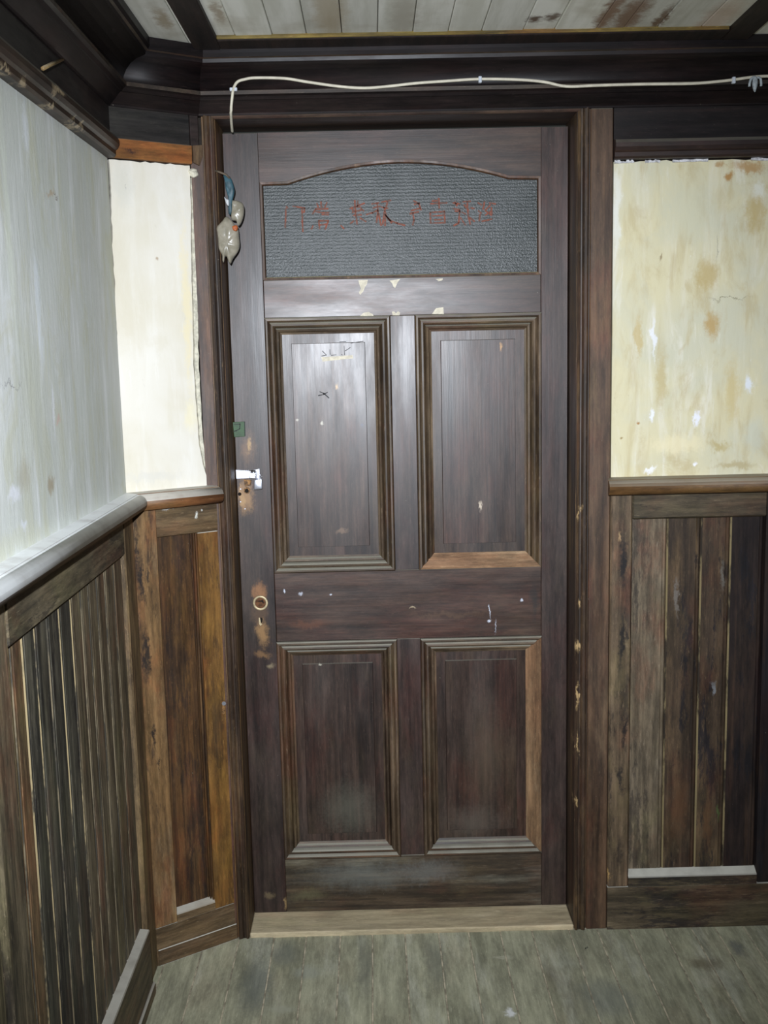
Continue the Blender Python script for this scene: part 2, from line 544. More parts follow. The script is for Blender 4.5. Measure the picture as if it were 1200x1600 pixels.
def SW(u, v, ru, rv, col, st=0.9, soft=0.6):
    r = RM @ Vector(((u - 600) / FPX, 1.0, -(v - 800) / FPX))
    n = Vector((N2.x, N2.y, 0))
    a = Vector((A.x, A.y, 0)) + n * 0.013
    p = CAM + r * ((n.dot(a) - n.dot(CAM)) / n.dot(r))
    return (tuple(p), (ru / 590.0, ru / 590.0, rv / 590.0), col, st, soft)


wst_a = [SW(222, 905, 7, 50, bk), SW(228, 1020, 8, 60, bk), SW(233, 900, 3, 22, bk), SW(241, 1150, 5, 30, bk), SW(246, 1190, 3, 30, bk), SW(213, 870, 4, 60, bk, 0.8), SW(232, 1290, 4, 40, bk, 0.8)]
wst_h = [SW(307, 806, 2.5, 7, (0.7, 0.7, 0.62)), SW(315, 797, 2, 2, (0.7, 0.7, 0.65)), SW(262, 797, 12, 2, (0.4, 0.4, 0.38), 0.7)]
wd = dict(rough=(0.5, 0.72), spec=0.35, dust=0.85, dust_light_col=(0.6, 0.58, 0.5), grit=0.45)
M['wain_bv'] = wood('right wainscot wood upright', (0.04, 0.029, 0.02), (0.088, 0.066, 0.045), (0.14, 0.11, 0.078), 'z', worn=(0.14, 0.112, 0.08), wornamt=0.75, black=0.6, stains=wst_b, **wd)
M['wain_bh'] = wood('right wainscot wood level', (0.02, 0.017, 0.012), (0.05, 0.041, 0.028), (0.1, 0.08, 0.055), 'x', worn=(0.12, 0.1, 0.07), wornamt=0.7, black=0.7, **wd)
M['wain_bp'] = wood('right wainscot plank wood', (0.014, 0.01, 0.008), (0.04, 0.028, 0.019), (0.1, 0.072, 0.045), 'z', worn=(0.11, 0.075, 0.042), wornamt=0.7, black=0.85, stains=wst_p, **wd)
M['wain_bp2'] = wood('right wainscot dark plank wood', (0.006, 0.004, 0.005), (0.013, 0.009, 0.009), (0.04, 0.024, 0.016), 'z', worn=(0.04, 0.026, 0.018), wornamt=0.5, black=0.8, rough=(0.5, 0.72), spec=0.3, dust=0.85, dust_light_col=(0.5, 0.46, 0.38), grit=0.15)
M['wain_bp1'] = wood('right wainscot greyed plank wood', (0.06, 0.05, 0.036), (0.11, 0.092, 0.068), (0.16, 0.138, 0.108), 'z', worn=(0.17, 0.15, 0.12), wornamt=0.6, black=0.55, **wd)
M['wain_lv'] = wood('left wainscot wood upright', (0.06, 0.045, 0.028), (0.13, 0.095, 0.055), (0.22, 0.165, 0.1), 'z', worn=(0.22, 0.16, 0.085), wornamt=0.6, black=0.45, **wd)
M['wain_lh'] = wood('left wainscot wood level', (0.05, 0.048, 0.038), (0.1, 0.09, 0.065), (0.18, 0.16, 0.115), 'y', worn=(0.18, 0.15, 0.095), wornamt=0.6, black=0.65, **wd)
M['wain_lp'] = wood('left wainscot plank wood', (0.055, 0.05, 0.038), (0.12, 0.105, 0.075), (0.2, 0.175, 0.125), 'z', worn=(0.19, 0.17, 0.125), wornamt=0.6, black=0.5, streak=0.55, **wd)
M['wain_lp2'] = wood('left wainscot dark plank wood', (0.02, 0.022, 0.022), (0.055, 0.056, 0.048), (0.13, 0.125, 0.098), 'z', worn=(0.13, 0.125, 0.1), wornamt=0.5, black=0.75, streak=0.6, **wd)
M['wain_lb'] = wood('left base rail wood', (0.05, 0.045, 0.032), (0.1, 0.085, 0.058), (0.17, 0.145, 0.1), 'y', worn=(0.18, 0.155, 0.105), wornamt=0.6, **wd)
M['wain_av'] = wood('angled wainscot wood upright', (0.06, 0.034, 0.014), (0.12, 0.074, 0.034), (0.18, 0.118, 0.06), 'z', worn=(0.16, 0.12, 0.075), wornamt=0.75, black=0.6, stains=wst_a, **wd)
M['wain_av2'] = wood('angled wainscot orange wood', (0.09, 0.045, 0.012), (0.15, 0.08, 0.022), (0.2, 0.115, 0.035), 'z', worn=(0.14, 0.09, 0.036), wornamt=0.6, black=0.4, **wd)
M['wain_ap'] = wood('angled wainscot panel wood', (0.026, 0.013, 0.006), (0.065, 0.034, 0.013), (0.12, 0.066, 0.025), 'z', worn=(0.1, 0.062, 0.03), wornamt=0.6, black=0.5, streak=0.6, **wd)
M['wain_ah'] = wood('angled wainscot wood level', (0.05, 0.033, 0.016), (0.1, 0.07, 0.04), (0.16, 0.118, 0.072), 'a', worn=(0.15, 0.12, 0.08), wornamt=0.7, tint=0.3, stains=wst_h, **wd)
cdst = dict(rough=(0.45, 0.65), spec=0.4, dust=0.92)
M['chair_y'] = wood('chair rail wood left', (0.06, 0.038, 0.022), (0.11, 0.075, 0.045), (0.18, 0.13, 0.085), 'y', dust_light_col=(0.9, 0.93, 0.93), dust_light_range=(-0.55, 0.25), **cdst)  # dust on top; brightness of the rounded nose painted into the same colour
M['chair_a'] = wood('chair rail wood angled', (0.06, 0.033, 0.013), (0.115, 0.066, 0.028), (0.17, 0.105, 0.05), 'a', dust_light_col=(0.5, 0.48, 0.42), dust_light_range=(0.1, 0.6), **cdst)
M['chair_x'] = wood('chair rail wood right', (0.05, 0.026, 0.01), (0.1, 0.055, 0.022), (0.16, 0.095, 0.04), 'x', dust_light_col=(0.3, 0.26, 0.2), dust_light_range=(0.2, 0.7), **cdst)

floor_st = []
for (u, v, ru, rv, c_, st_) in ((400, 1540, 34, 60, (0.13, 0.145, 0.135), 0.6), (445, 1490, 30, 30, (0.15, 0.165, 0.15), 0.5), (570, 1510, 18, 70, (0.15, 0.155, 0.13), 0.5), (680, 1500, 24, 60, (0.16, 0.165, 0.14), 0.5),
                                 (1105, 1505, 36, 16, (0.12, 0.09, 0.05), 0.6), (1150, 1480, 14, 20, (0.13, 0.14, 0.14), 0.6), (950, 1560, 60, 40, (0.18, 0.2, 0.18), 0.5), (784, 1495, 22, 4, (0.5, 0.48, 0.36), 0.7),
                                 (797, 1582, 9, 8, (0.85, 0.86, 0.84), 0.9), (440, 1578, 30, 9, (0.42, 0.42, 0.32), 0.7), (916, 1481, 2.5, 3, (0.02, 0.02, 0.02), 0.9), (480, 1520, 30, 16, (0.4, 0.42, 0.35), 0.5)):
    r0 = RM @ Vector(((u - 600) / FPX, 1.0, -(v - 800) / FPX))
    q = CAM + r0 * (-CAM.z / r0.z)
    floor_st.append((tuple(q), (ru / 600.0, rv / 370.0, 0.1), c_, st_, 0.7))
M['floor'] = wood('dusty floor board wood', (0.26, 0.258, 0.175), (0.365, 0.36, 0.25), (0.45, 0.438, 0.31), 'y', (0.6, 0.8), 0.25, 0.0,
                  (0.48, 0.48, 0.385), 0.6, k=3.0, streak=0.12, black=0.0, tint=0.1, blot=0.35, rvar=(0.92, 1.08), warm=False, stains=floor_st)
M['sub'] = flat('dust filled joints', (0.6, 0.53, 0.38), 0.9, 0.3)
M['sill'] = wood('worn threshold wood', (0.28, 0.25, 0.18), (0.4, 0.365, 0.27), (0.48, 0.44, 0.33), 'x', (0.6, 0.8), 0.25, 0.0, (0.46, 0.43, 0.34), 0.5, streak=0.12, tint=0.2, blot=0.3, k=4.0)

cst = []


def C(u, v, ru, rv, col, st=0.8):
    r = RM @ Vector(((u - 600) / FPX, 1.0, -(v - 800) / FPX))
    t = (2.345 - CAM.z) / r.z
    p = CAM + r * t
    cst.append((tuple(p), (ru / 620.0, rv / 620.0, 0.1), col, st, 0.6))


br = (0.1, 0.045, 0.018)
C(836, 30, 14, 20, br, 0.9); C(862, 28, 12, 22, br, 0.85); C(843, -20, 26, 40, br, 0.9); C(950, 22, 16, 150, (0.22, 0.11, 0.05), 0.85)
C(985, 25, 26, 140, (0.2, 0.1, 0.045), 0.85); C(1032, 32, 9, 90, (0.16, 0.09, 0.045), 0.9); C(515, 20, 30, 200, (0.42, 0.33, 0.2), 0.6)
C(630, 30, 26, 160, (0.36, 0.32, 0.25), 0.5); C(1120, 30, 30, 120, (0.5, 0.3, 0.2), 0.5); C(255, 30, 14, 60, (0.3, 0.22, 0.12), 0.7); C(340, 20, 10, 60, (0.36, 0.27, 0.18), 0.7)
tc = NT('white washed ceiling boards')
_g = tc.grain('y', 10.0)
_n = tc.noise(_g, 2.2, 5.0, 0.6)
_c = tc.mix(tc.rng(_n, 0.35, 0.65), (0.68, 0.67, 0.58), (0.86, 0.85, 0.77))
_c = tc.mix(tc.rng(tc.noise(tc.pos(), 6.0, 5.0), 0.5, 0.7, 0.0, 0.5), _c, (0.5, 0.46, 0.36))
_rv = tc.rng(tc.rand(), 0.0, 1.0, 0.8, 1.1, False)
_c = tc.mix(1.0, _c, tc.mix(1.0, (1, 1, 1), _rv, 'MULTIPLY'), 'MULTIPLY')
_c = tc.stains(_c, cst)
tc.bump(_n, 0.2, 0.002)
M['ceil'] = tc.out(_c, 0.7, 0.3)
M['batten'] = wood('ceiling batten wood', (0.006, 0.004, 0.004), (0.014, 0.009, 0.008), (0.03, 0.018, 0.014), 'y', (0.5, 0.7), 0.35, 0.0)
M['lip'] = wood('batten lip wood', (0.06, 0.045, 0.012), (0.14, 0.11, 0.035), (0.28, 0.23, 0.1), 'x', (0.6, 0.8), 0.3, 0.0)


def SR(u, v, ru, rv, col, st=0.7, soft=0.7):
    return (P2(u, v, 0.012), (ru / 590.0, 0.05, rv / 590.0), col, st, soft)


yo = (0.5, 0.37, 0.14)
rb = (0.42, 0.22, 0.06)
M['pl_right'] = plaster('yellowed plaster right', (0.69, 0.63, 0.41), (0.61, 0.59, 0.44), (0.8, 0.77, 0.66), (0.53, 0.44, 0.24), [
    SR(1140, 277, 8, 9, rb, 0.9), SR(1170, 263, 34, 12, rb, 0.75), SR(1125, 258, 12, 6, rb, 0.7), SR(1105, 430, 22, 32, yo, 0.7), SR(1180, 330, 18, 40, yo, 0.7),
    SR(1113, 507, 16, 24, (0.5, 0.33, 0.12), 0.85), SR(1033, 590, 12, 60, (0.52, 0.42, 0.2), 0.7), SR(998, 530, 7, 40, (0.55, 0.42, 0.18), 0.7),
    SR(1145, 610, 16, 60, (0.6, 0.47, 0.2), 0.6), SR(1060, 695, 60, 20, (0.85, 0.76, 0.5), 0.6), SR(1125, 695, 22, 10, (0.48, 0.38, 0.16), 0.7), SR(1150, 728, 40, 9, (0.46, 0.38, 0.2), 0.75),
    SR(1087, 655, 6, 18, (0.86, 0.87, 0.95), 0.95, 0.5), SR(1018, 649, 5, 12, (0.86, 0.88, 0.95), 0.9, 0.5), SR(1020, 530, 5, 40, (0.86, 0.88, 0.95), 0.7), SR(1170, 600, 6, 22, (0.8, 0.85, 0.93), 0.8),
    SR(1185, 300, 14, 20, (0.75, 0.75, 0.65), 0.8), SR(963, 330, 8, 90, (0.82, 0.82, 0.74), 0.7), SR(1140, 467, 38, 1.2, (0.2, 0.17, 0.1), 0.7), SR(1031, 402, 2, 9, (0.24, 0.16, 0.08), 0.7),
    SR(1120, 385, 2, 26, (0.3, 0.28, 0.2), 0.5), SR(997, 661, 4, 3, (0.4, 0.2, 0.06), 0.9), SR(972, 685, 3, 2, (0.3, 0.2, 0.06), 0.8), SR(1015, 733, 14, 4, (0.86, 0.86, 0.86), 0.9, 0.5),
    SR(1087, 726, 5, 4, (0.9, 0.9, 0.95), 0.95, 0.5), SR(1180, 680, 26, 40, (0.6, 0.62, 0.52), 0.6), SR(1080, 330, 60, 60, (0.6, 0.6, 0.46), 0.5)], 0.25, 0.35)


def SA(u, v, ru, rv, col, st=0.7, soft=0.7):
    r = RM @ Vector(((u - 600) / FPX, 1.0, -(v - 800) / FPX))
    n = Vector((N2.x, N2.y, 0))
    a = Vector((A.x, A.y, 0))
    p = CAM + r * ((n.dot(a) - n.dot(CAM)) / n.dot(r))
    return (tuple(p), (ru / 590.0, ru / 590.0, rv / 590.0), col, st, soft)


M['pl_angle'] = plaster('pale cream plaster', (0.68, 0.635, 0.52), (0.73, 0.695, 0.61), (0.82, 0.8, 0.75), (0.63, 0.58, 0.45), [
    SA(292, 480, 9, 160, (0.78, 0.68, 0.42), 0.6), SA(236, 745, 60, 10, (0.62, 0.6, 0.54), 0.55), SA(300, 650, 14, 30, (0.8, 0.72, 0.46), 0.5), SA(190, 290, 22, 40, (0.6, 0.59, 0.52), 0.5),
    SA(196, 283, 1.5, 12, (0.3, 0.28, 0.26), 0.7), SA(245, 404, 3, 3, (0.4, 0.3, 0.2), 0.8)], 0.12, 0.25, 0.3)


def SL(u, v, ru, rv, col, st=0.7, soft=0.7):
    r = RM @ Vector(((u - 600) / FPX, 1.0, -(v - 800) / FPX))
    p = CAM + r * ((A.x - CAM.x) / r.x)
    return (tuple(p), (0.05, ru / 230.0, rv / 720.0), col, st, soft)


M['pl_left'] = plaster('grey blue peeling plaster', (0.66, 0.69, 0.63), (0.71, 0.73, 0.69), (0.9, 0.92, 0.92), (0.62, 0.62, 0.46), [
    SL(80, 305, 9, 5, (0.62, 0.52, 0.38), 0.9, 0.5), SL(88, 310, 5, 1.5, (0.2, 0.17, 0.15), 0.8), SL(92, 661, 4, 7, (0.72, 0.55, 0.48), 0.9, 0.5), SL(50, 620, 24, 120, (0.58, 0.6, 0.5), 0.65),
    SL(80, 755, 7, 18, (0.42, 0.34, 0.22), 0.75), SL(38, 745, 12, 28, (0.5, 0.47, 0.36), 0.6), SL(22, 775, 10, 14, (0.86, 0.88, 0.92), 0.95, 0.4), SL(38, 825, 6, 12, (0.85, 0.88, 0.95), 0.9, 0.5),
    SL(18, 602, 18, 1.5, (0.25, 0.25, 0.25), 0.7), SL(83, 640, 2, 50, (0.9, 0.92, 0.95), 0.7), SL(12, 350, 5, 200, (0.78, 0.82, 0.7), 0.6), SL(20, 850, 60, 20, (0.66, 0.67, 0.54), 0.6),
    SL(40, 200, 6, 40, (0.88, 0.92, 0.96), 0.7), SL(60, 480, 5, 100, (0.84, 0.9, 0.95), 0.6), SL(130, 340, 20, 120, (0.62, 0.64, 0.6), 0.5)], 0.35, 0.5, 0.5)
M['core'] = flat('dark wall core', (0.03, 0.022, 0.016), 0.9, 0.3)
M['crumb'] = flat('plaster rubble', (0.72, 0.68, 0.54), 0.9, 0.2, 60, bump=0.8)

# ------------------------------------------------------------------ structure: floor
FX = [-0.84, -0.762, -0.672, -0.580, -0.4843, -0.3866, -0.2965, -0.2011, -0.1114, -0.0202, 0.0744, 0.1581, 0.247, 0.3356, 0.4398,
      0.5192, 0.6071, 0.7036, 0.7824, 0.8487, 0.9289, 1.02, 1.11, 1.20, 1.29, 1.38, 1.47, 1.56]
bm = bmesh.new()
hexa(bm, [Vector(p) for p in ((-0.84, -3.6, -0.06), (1.56, -3.6, -0.06), (1.56, 0.03, -0.06), (-0.84, 0.03, -0.06),
                              (-0.84, -3.6, -0.0018), (1.56, -3.6, -0.0018), (1.56, 0.03, -0.0018), (-0.84, 0.03, -0.0018))])
floor = tag(link('floor', bm, M['sub']), 'grey dusty floor of narrow boards running up to the door', 'floor', kind='structure')
for x0, x1 in zip(FX, FX[1:]):
    dz = random.uniform(-0.0006, 0.0006)
    fbox('floor_board', Frame((0, 0), (1, 0), (0, 1)), x0 + 0.0019, x1 - 0.0019, -3.6, -0.0025, -0.025, dz, M['floor'], floor, 0.0012)

# ------------------------------------------------------------------ structure: ceiling
bm = bmesh.new()
hexa(bm, [Vector(p) for p in ((-0.84, -3.6, 2.362), (1.56, -3.6, 2.362), (1.56, 0.15, 2.362), (-0.84, 0.15, 2.362),
                              (-0.84, -3.6, 2.42), (1.56, -3.6, 2.42), (1.56, 0.15, 2.42), (-0.84, 0.15, 2.42))])
ceiling = tag(link('ceiling', bm, M['core']), 'whitewashed board ceiling with brown water stains and dark battens', 'ceiling', kind='structure')
CX = [-0.72, -0.66, -0.575, -0.49, -0.40, -0.3843 + 0.01, -0.2883, -0.2094, -0.1272, -0.0446, 0.0369, 0.1189, 0.1967, 0.293, 0.3656, 0.4628, 0.5269,
      0.6051, 0.7068, 0.80, 0.89, 0.98, 1.07, 1.16, 1.25, 1.34, 1.43, 1.52]
CX.remove(-0.40)
FY = Frame((0, 0), (1, 0), (0, 1))
for x0, x1 in zip(CX, CX[1:]):
    dz = random.uniform(-0.001, 0.001)
    fbox('ceiling_board', FY, x0 + 0.0009, x1 - 0.0009, -3.5, 0.0, 2.345 + dz, 2.365, M['ceil'], ceiling, 0.0015)
fbox('ceiling_batten', FY, -0.479, -0.417, -3.5, -0.118, 2.333, 2.349, M['batten'], ceiling, 0.002)
bm = bmesh.new()
hexa(bm, [Vector(p) for p in ((0.775, -0.10, 2.333), (0.838, -0.10, 2.333), (0.80, -3.4, 2.333), (0.737, -3.4, 2.333),
                              (0.775, -0.10, 2.349), (0.838, -0.10, 2.349), (0.80, -3.4, 2.349), (0.737, -3.4, 2.349))])
link('ceiling_batten', bm, M['batten'], ceiling)
fbox('ceiling_batten', FY, -0.417, 0.775, -0.188, -0.118, 2.334, 2.349, M['batten'], ceiling, 0.002)
fbox('batten_lip', FY, -0.417, 0.772, -0.192, -0.1885, 2.337, 2.3475, M['lip'], ceiling, 0.001, jig=0.0)

# ------------------------------------------------------------------ structure: walls
bm = bmesh.new()


def addbox(bm, x0, x1, y0, y1, z0, z1):
    hexa(bm, [Vector(p) for p in ((x0, y0, z0), (x1, y0, z0), (x1, y1, z0), (x0, y1, z0), (x0, y0, z1), (x1, y0, z1), (x1, y1, z1), (x0, y1, z1))])


addbox(bm, -0.84, -0.492, 0.03, 0.16, 0, 2.345)
addbox(bm, 0.492, 1.56, 0.03, 0.16, 0, 2.345)
addbox(bm, -0.492, 0.492, 0.03, 0.16, 2.236, 2.345)
wall_back = tag(link('wall_back', bm, M['core']), 'end wall holding the brown panelled door and yellowed plaster', 'wall', kind='structure')


def slab(name, fr, edge_l, edge_r, edge_b, edge_t, n1, mat, parent, nu=24, nv=40, rag=None, thick=0.01):
    """plaster face as a grid between four edges, ragged where rag(a,z) pulls it in"""
    bm = bmesh.new()
    g = []
    for j in range(nv + 1):
        row = []
        for i in range(nu + 1):
            s, t = i / nu, j / nv
            z0 = edge_b(s)
            z1 = edge_t(s)
            z = z0 + (z1 - z0) * t
            a = edge_l(z) + (edge_r(z) - edge_l(z)) * s
            nn = n1 + 0.0016 * mnoise.noise(Vector((a * 6, z * 5, 3.3)))
            row.append(bm.verts.new(fr.p(a, nn, z)))
        g.append(row)
    for j in range(nv):
        for i in range(nu):
            bm.faces.new((g[j][i], g[j][i + 1], g[j + 1][i + 1], g[j + 1][i]))
    loop = g[0][:] + [g[j][nu] for j in range(1, nv + 1)] + g[nv][nu - 1::-1] + [g[j][0] for j in range(nv - 1, 0, -1)]
    back = [bm.verts.new(v.co - Vector((fr.n.x, fr.n.y, 0)) * thick) for v in loop]
    for i in range(len(loop)):
        k = (i + 1) % len(loop)
        bm.faces.new((loop[i], loop[k], back[k], back[i]))
    return link(name, bm, mat, parent, False)


def jag(x, f, a, seed):
    return a * (mnoise.noise(Vector((x * f, seed, 0.3))) + 0.6 * mnoise.noise(Vector((x * f * 3.1, seed + 5, 0.7))))


def lerp_list(z, pts):
    for (z0, a0), (z1, a1) in zip(pts, pts[1:]):
        if z0 <= z <= z1:
            return a0 + (a1 - a0) * (z - z0) / (z1 - z0)
    return pts[0][1] if z < pts[0][0] else pts[-1][1]


slab('plaster', FB, lambda z: 0.551, lambda z: 1.56, lambda s: 1.262, lambda s: 2.079 + jag(s, 60, 0.004, 2), -0.012, M['pl_right'], wall_back, 60, 40, thick=0.02)

bm = bmesh.new()
hexa(bm, [Vector(p) for p in ((-0.84, -3.6, 0), (-0.712, -3.6, 0), (-0.712, -0.10, 0), (-0.84, -0.02, 0), (-0.84, -3.6, 2.345), (-0.712, -3.6, 2.345), (-0.712, -0.10, 2.345), (-0.84, -0.02, 2.345))])
wall_left = tag(link('wall_left', bm, M['core']), 'side wall with grey-blue peeling plaster above greyed planks', 'wall', kind='structure')
slab('plaster', FL, lambda z: 0.002, lambda z: 3.4, lambda s: 1.262, lambda s: 2.098, 0.0, M['pl_left'], wall_left, 60, 30)

bm = bmesh.new()
q = [FA.p(-0.01, -0.012, 0), FA.p(LANG + 0.0, -0.012, 0), FA.p(LANG, -0.06, 0), FA.p(-0.01, -0.06, 0)]
hexa(bm, q + [p + Vector((0, 0, 2.345)) for p in q])
wall_angle = tag(link('wall_angled', bm, M['core']), 'narrow angled wall strip with bright cream plaster left of the door', 'wall', kind='structure')
redge = [(1.262, 0.229), (1.30, 0.222), (1.34, 0.211), (1.38, 0.204), (1.5, 0.2), (1.6, 0.199), (1.75, 0.203), (1.87, 0.206), (2.0, 0.212), (2.1, 0.214)]
slab('plaster', FA, lambda z: 0.0045 - 0.010 * (2.09 - z) / 0.8 + jag(z, 22, 0.0032, 9), lambda z: lerp_list(z, redge) + jag(z, 26, 0.0016, 4), lambda s: 1.262, lambda s: 2.0875 + jag(s, 12, 0.003, 6),
     0.0, M['pl_angle'], wall_angle, 16, 90, thick=0.01)
# broken plaster edge beside the casing
e2 = [(1.262, 0.243), (1.31, 0.234), (1.35, 0.222), (1.4, 0.2155), (1.6, 0.214), (1.7, 0.217), (1.8, 0.219), (1.95, 0.225), (2.02, 0.228), (2.07, 0.2275), (2.1, 0.2275)]
slab('plaster_edge', FA, lambda z: lerp_list(z, redge) + 0.0036 + jag(z, 26, 0.0016, 4), lambda z: lerp_list(z, e2) + jag(z, 40, 0.0018, 14), lambda s: 1.262, lambda s: 2.06, -0.001,
     M['crumb'], wall_angle, 3, 70, thick=0.008)
bm = bmesh.new()
bmesh.ops.create_icosphere(bm, subdivisions=3, radius=0.011)
for v in bm.verts:
    v.co *= 1 + 0.35 * mnoise.noise(v.co * 120)
    v.co.x *= 1.15
    v.co += FA.p(0.223, 0.002, 2.071)
link('plaster_lump', bm, M['crumb'], wall_angle)

M['white'] = flat('white plaster crumbs', (0.72, 0.71, 0.72), 0.8, 0.25, 120)
for a0, a1, h0 in ((0.552, 0.602, 0.006), (0.63, 0.668, 0.003), (0.70, 0.79, 0.0025), (0.90, 1.05, 0.004)):
    k = 9
    top = [FB.p(a0 + (a1 - a0) * i / k, -0.0105, 2.0815 + jag(a0 + i * 0.37, 3, h0, 31)) for i in range(k + 1)]
    bot = [FB.p(a0 + (a1 - a0) * i / k, -0.0105, 2.0755 + jag(a0 + i * 0.53, 3, 0.0016, 37)) for i in range(k, -1, -1)]
    prism('plaster_crumb', top + bot, Vector((0, -0.004, 0)), M['white'], wall_back)

# ------------------------------------------------------------------ mouldings that run round the room
RB = Vector((0, 0.0083))


def run(name, which, prof, mat, parent, sm=(), edge=None):
    """one mitred length of a profile [(projection, height)] on the left, angled or back wall"""
    def c0(s):
        return A + B1 * s

    def c1(s):
        return B + B2 * s
    ends = {'left': (lambda s: Vector((A.x + s, -3.5)), c0), 'angle': (c0, c1), 'back': (c1, lambda s: Vector((1.54, B.y - s))),
            'right': (lambda s: Vector((0.5475, B.y - s)), lambda s: Vector((1.54, B.y - s)))}[which]
    rings = [[Vector((*e(s), z)) for s, z in prof] for e in ends]
    return loft(name, rings, mat, parent, sm=sm, edge=edge)


crown = [(0.0, 2.208), (0.017, 2.208), (0.019, 2.212), (0.046, 2.236), (0.050, 2.2365), (0.056, 2.243), (0.0635, 2.2465), (0.0635, 2.2555),
         (0.055, 2.2580), (0.0575, 2.270), (0.065, 2.283), (0.077, 2.295), (0.093, 2.303), (0.1165, 2.308), (0.1185, 2.316), (0.1245, 2.318), (0.129, 2.326), (0.129, 2.3445), (0.0, 2.3445)]
trim_crown = tag(empty('trim_1', (0, 0, 2.2)), 'near-black moulded cornice running round the top of the walls', 'cornice', kind='structure')
run('cornice_length', 'left', crown, M['crown_y'], trim_crown, range(8, 13), (M['ridge'], (6, 14)))
run('cornice_length', 'angle', crown, M['crown_a'], trim_crown, range(8, 13), (M['ridge'], (6, 14)))
run('cornice_length', 'back', crown, M['crown_x'], trim_crown, range(8, 13), (M['ridge'], (6, 14)))

frieze = [(-0.005, 2.13), (0.012, 2.13), (0.012, 2.214), (-0.005, 2.214)]
trim_frieze = tag(empty('trim_2', (0, 0, 2.1)), 'dark picture rail and frieze boards under the cornice', 'picture rail', kind='structure')
run('frieze_board', 'left', frieze, M['frieze_y'], trim_frieze)
run('frieze_board', 'right', [(-0.015, 2.13), (0.010, 2.13), (0.010, 2.214), (-0.015, 2.214)], M['crown_x'], trim_frieze)
fbox('frieze_board', FA, 0.004, 0.212, -0.004, 0.012, 2.13, 2.214, M['frieze_a'], trim_frieze, 0.001)
fbox('frieze_board', FA, 0.214, 0.236, -0.004, 0.013, 2.10, 2.214, M['frieze_a'], trim_frieze, 0.001)
prail = [(-0.005, 2.089), (0.02, 2.089), (0.025, 2.094), (0.025, 2.104), (0.031, 2.108), (0.036, 2.116), (0.036, 2.126), (0.031, 2.134), (0.012, 2.137), (-0.005, 2.137)]
pl_ = run('picture_rail', 'left', prail, M['prail_y'], trim_frieze)
run('picture_rail', 'right', [(s_ - (0.01 if s_ < 0 else 0), z_ - 0.006) for s_, z_ in prail], M['prail_x'], trim_frieze)
bm = bmesh.new()
q = []
for z, n in ((2.0905, 0.017), (2.1345, 0.02)):
    q.append([A + B1 * -0.002, A + B1 * n, FA.p(0.214, n, 0).to_2d(), FA.p(0.214, -0.002, 0).to_2d()])
hexa(bm, [Vector((*p, 2.0905)) for p in q[0]] + [Vector((*p, 2.1345)) for p in q[1]])
bev(bm, 0.0015)
o = link('picture_rail', bm, M['prail_bare'], trim_frieze)
o['label'] = 'short length of bare orange wood'
# broken end block
prism('rail_end_block', [FA.p(a, 0.0135, z) for a, z in ((0.2155, 2.134), (0.243, 2.138), (0.242, 2.112), (0.232, 2.088), (0.216, 2.094))], Vector((N2.x, N2.y, 0)) * 0.007, M['case_v'], trim_frieze)

chair = [(-0.005, 1.236), (0.03, 1.236), (0.0325, 1.234)] + [(0.036 + 0.0225 * math.cos(t), 1.2545 + 0.0205 * math.sin(t)) for t in [math.radians(d) for d in (-85, -60, -35, -10, 15, 40, 65, 85)]] \
    + [(0.0325, 1.2755), (0.0325, 1.2735), (0.0315, 1.2735), (0.0315, 1.2765), (-0.005, 1.279)]
trim_chair = tag(empty('trim_3', (-0.65, -0.3, 1.236)), 'dust-covered rounded chair rail along the side wall and the narrow angled wall', 'chair rail', kind='structure')
run('chair_rail_length', 'left', chair, M['chair_y'], trim_chair, range(3, 10))
run_ang = [[Vector((*(A + B1 * s_), z_)) for s_, z_ in chair], [Vector((*(A + DV * 0.2405 + N2 * s_), z_)) for s_, z_ in chair]]
loft('chair_rail_length', run_ang, M['chair_a'], trim_chair, sm=range(3, 10))
trim_chair2 = tag(empty('trim_4', (1.0, 0, 1.236)), 'rounded brown chair rail right of the door', 'chair rail', kind='structure')
ch2 = [(-0.02 if s_ < 0 else s_ * 0.8 + 0.008, (z_ - 1.236) * 0.95 + 1.233) for s_, z_ in chair]
loft('chair_rail_length', [[Vector((0.5455 - 0.012 * min(1, max(0, s_ - 0.012) / 0.02) * (1 if i == 0 else 0), -s_, z_)) for s_, z_ in ch2] if i == 0 else [Vector((1.54, -s_, z_)) for s_, z_ in ch2] for i in range(2)],
     M['chair_x'], trim_chair2, sm=range(3, 10))


# ------------------------------------------------------------------ wainscots
def ledge_rail(name, fr, a0, a1, z1, n1, mat, parent, zl=0.018, z0=0.0, ni=0.001):
    prof = [(min(-0.008, ni - 0.004), z0), (n1, z0), (n1, z1 - zl), (n1 - 0.002, z1 - zl + 0.003), (ni, z1), (min(-0.008, ni - 0.004), z1)]
    return loft(name, [[fr.p(a0, n, z) for n, z in prof], [fr.p(a1, n, z) for n, z in prof]], mat, parent)


def worn_edge(name, col, under, thr=0.5):
    t = NT(name)
    n1 = t.noise(t.vm('MULTIPLY', t.grain('z', 3.0), (1, 1, 1)), 5.0, 5.0, 0.7)
    c = t.mix(t.rng(n1, thr - 0.08, thr + 0.06), under, col)
    return t.out(c, 0.6, 0.35)


M['edge_l'] = worn_edge('worn plank edge left', (0.36, 0.28, 0.15), (0.05, 0.045, 0.035), 0.48)
M['edge_s'] = worn_edge('faintly worn plank edge', (0.2, 0.16, 0.1), (0.05, 0.045, 0.035), 0.52)
M['edge_r'] = worn_edge('worn plank edge right', (0.22, 0.17, 0.085), (0.03, 0.022, 0.015), 0.5)


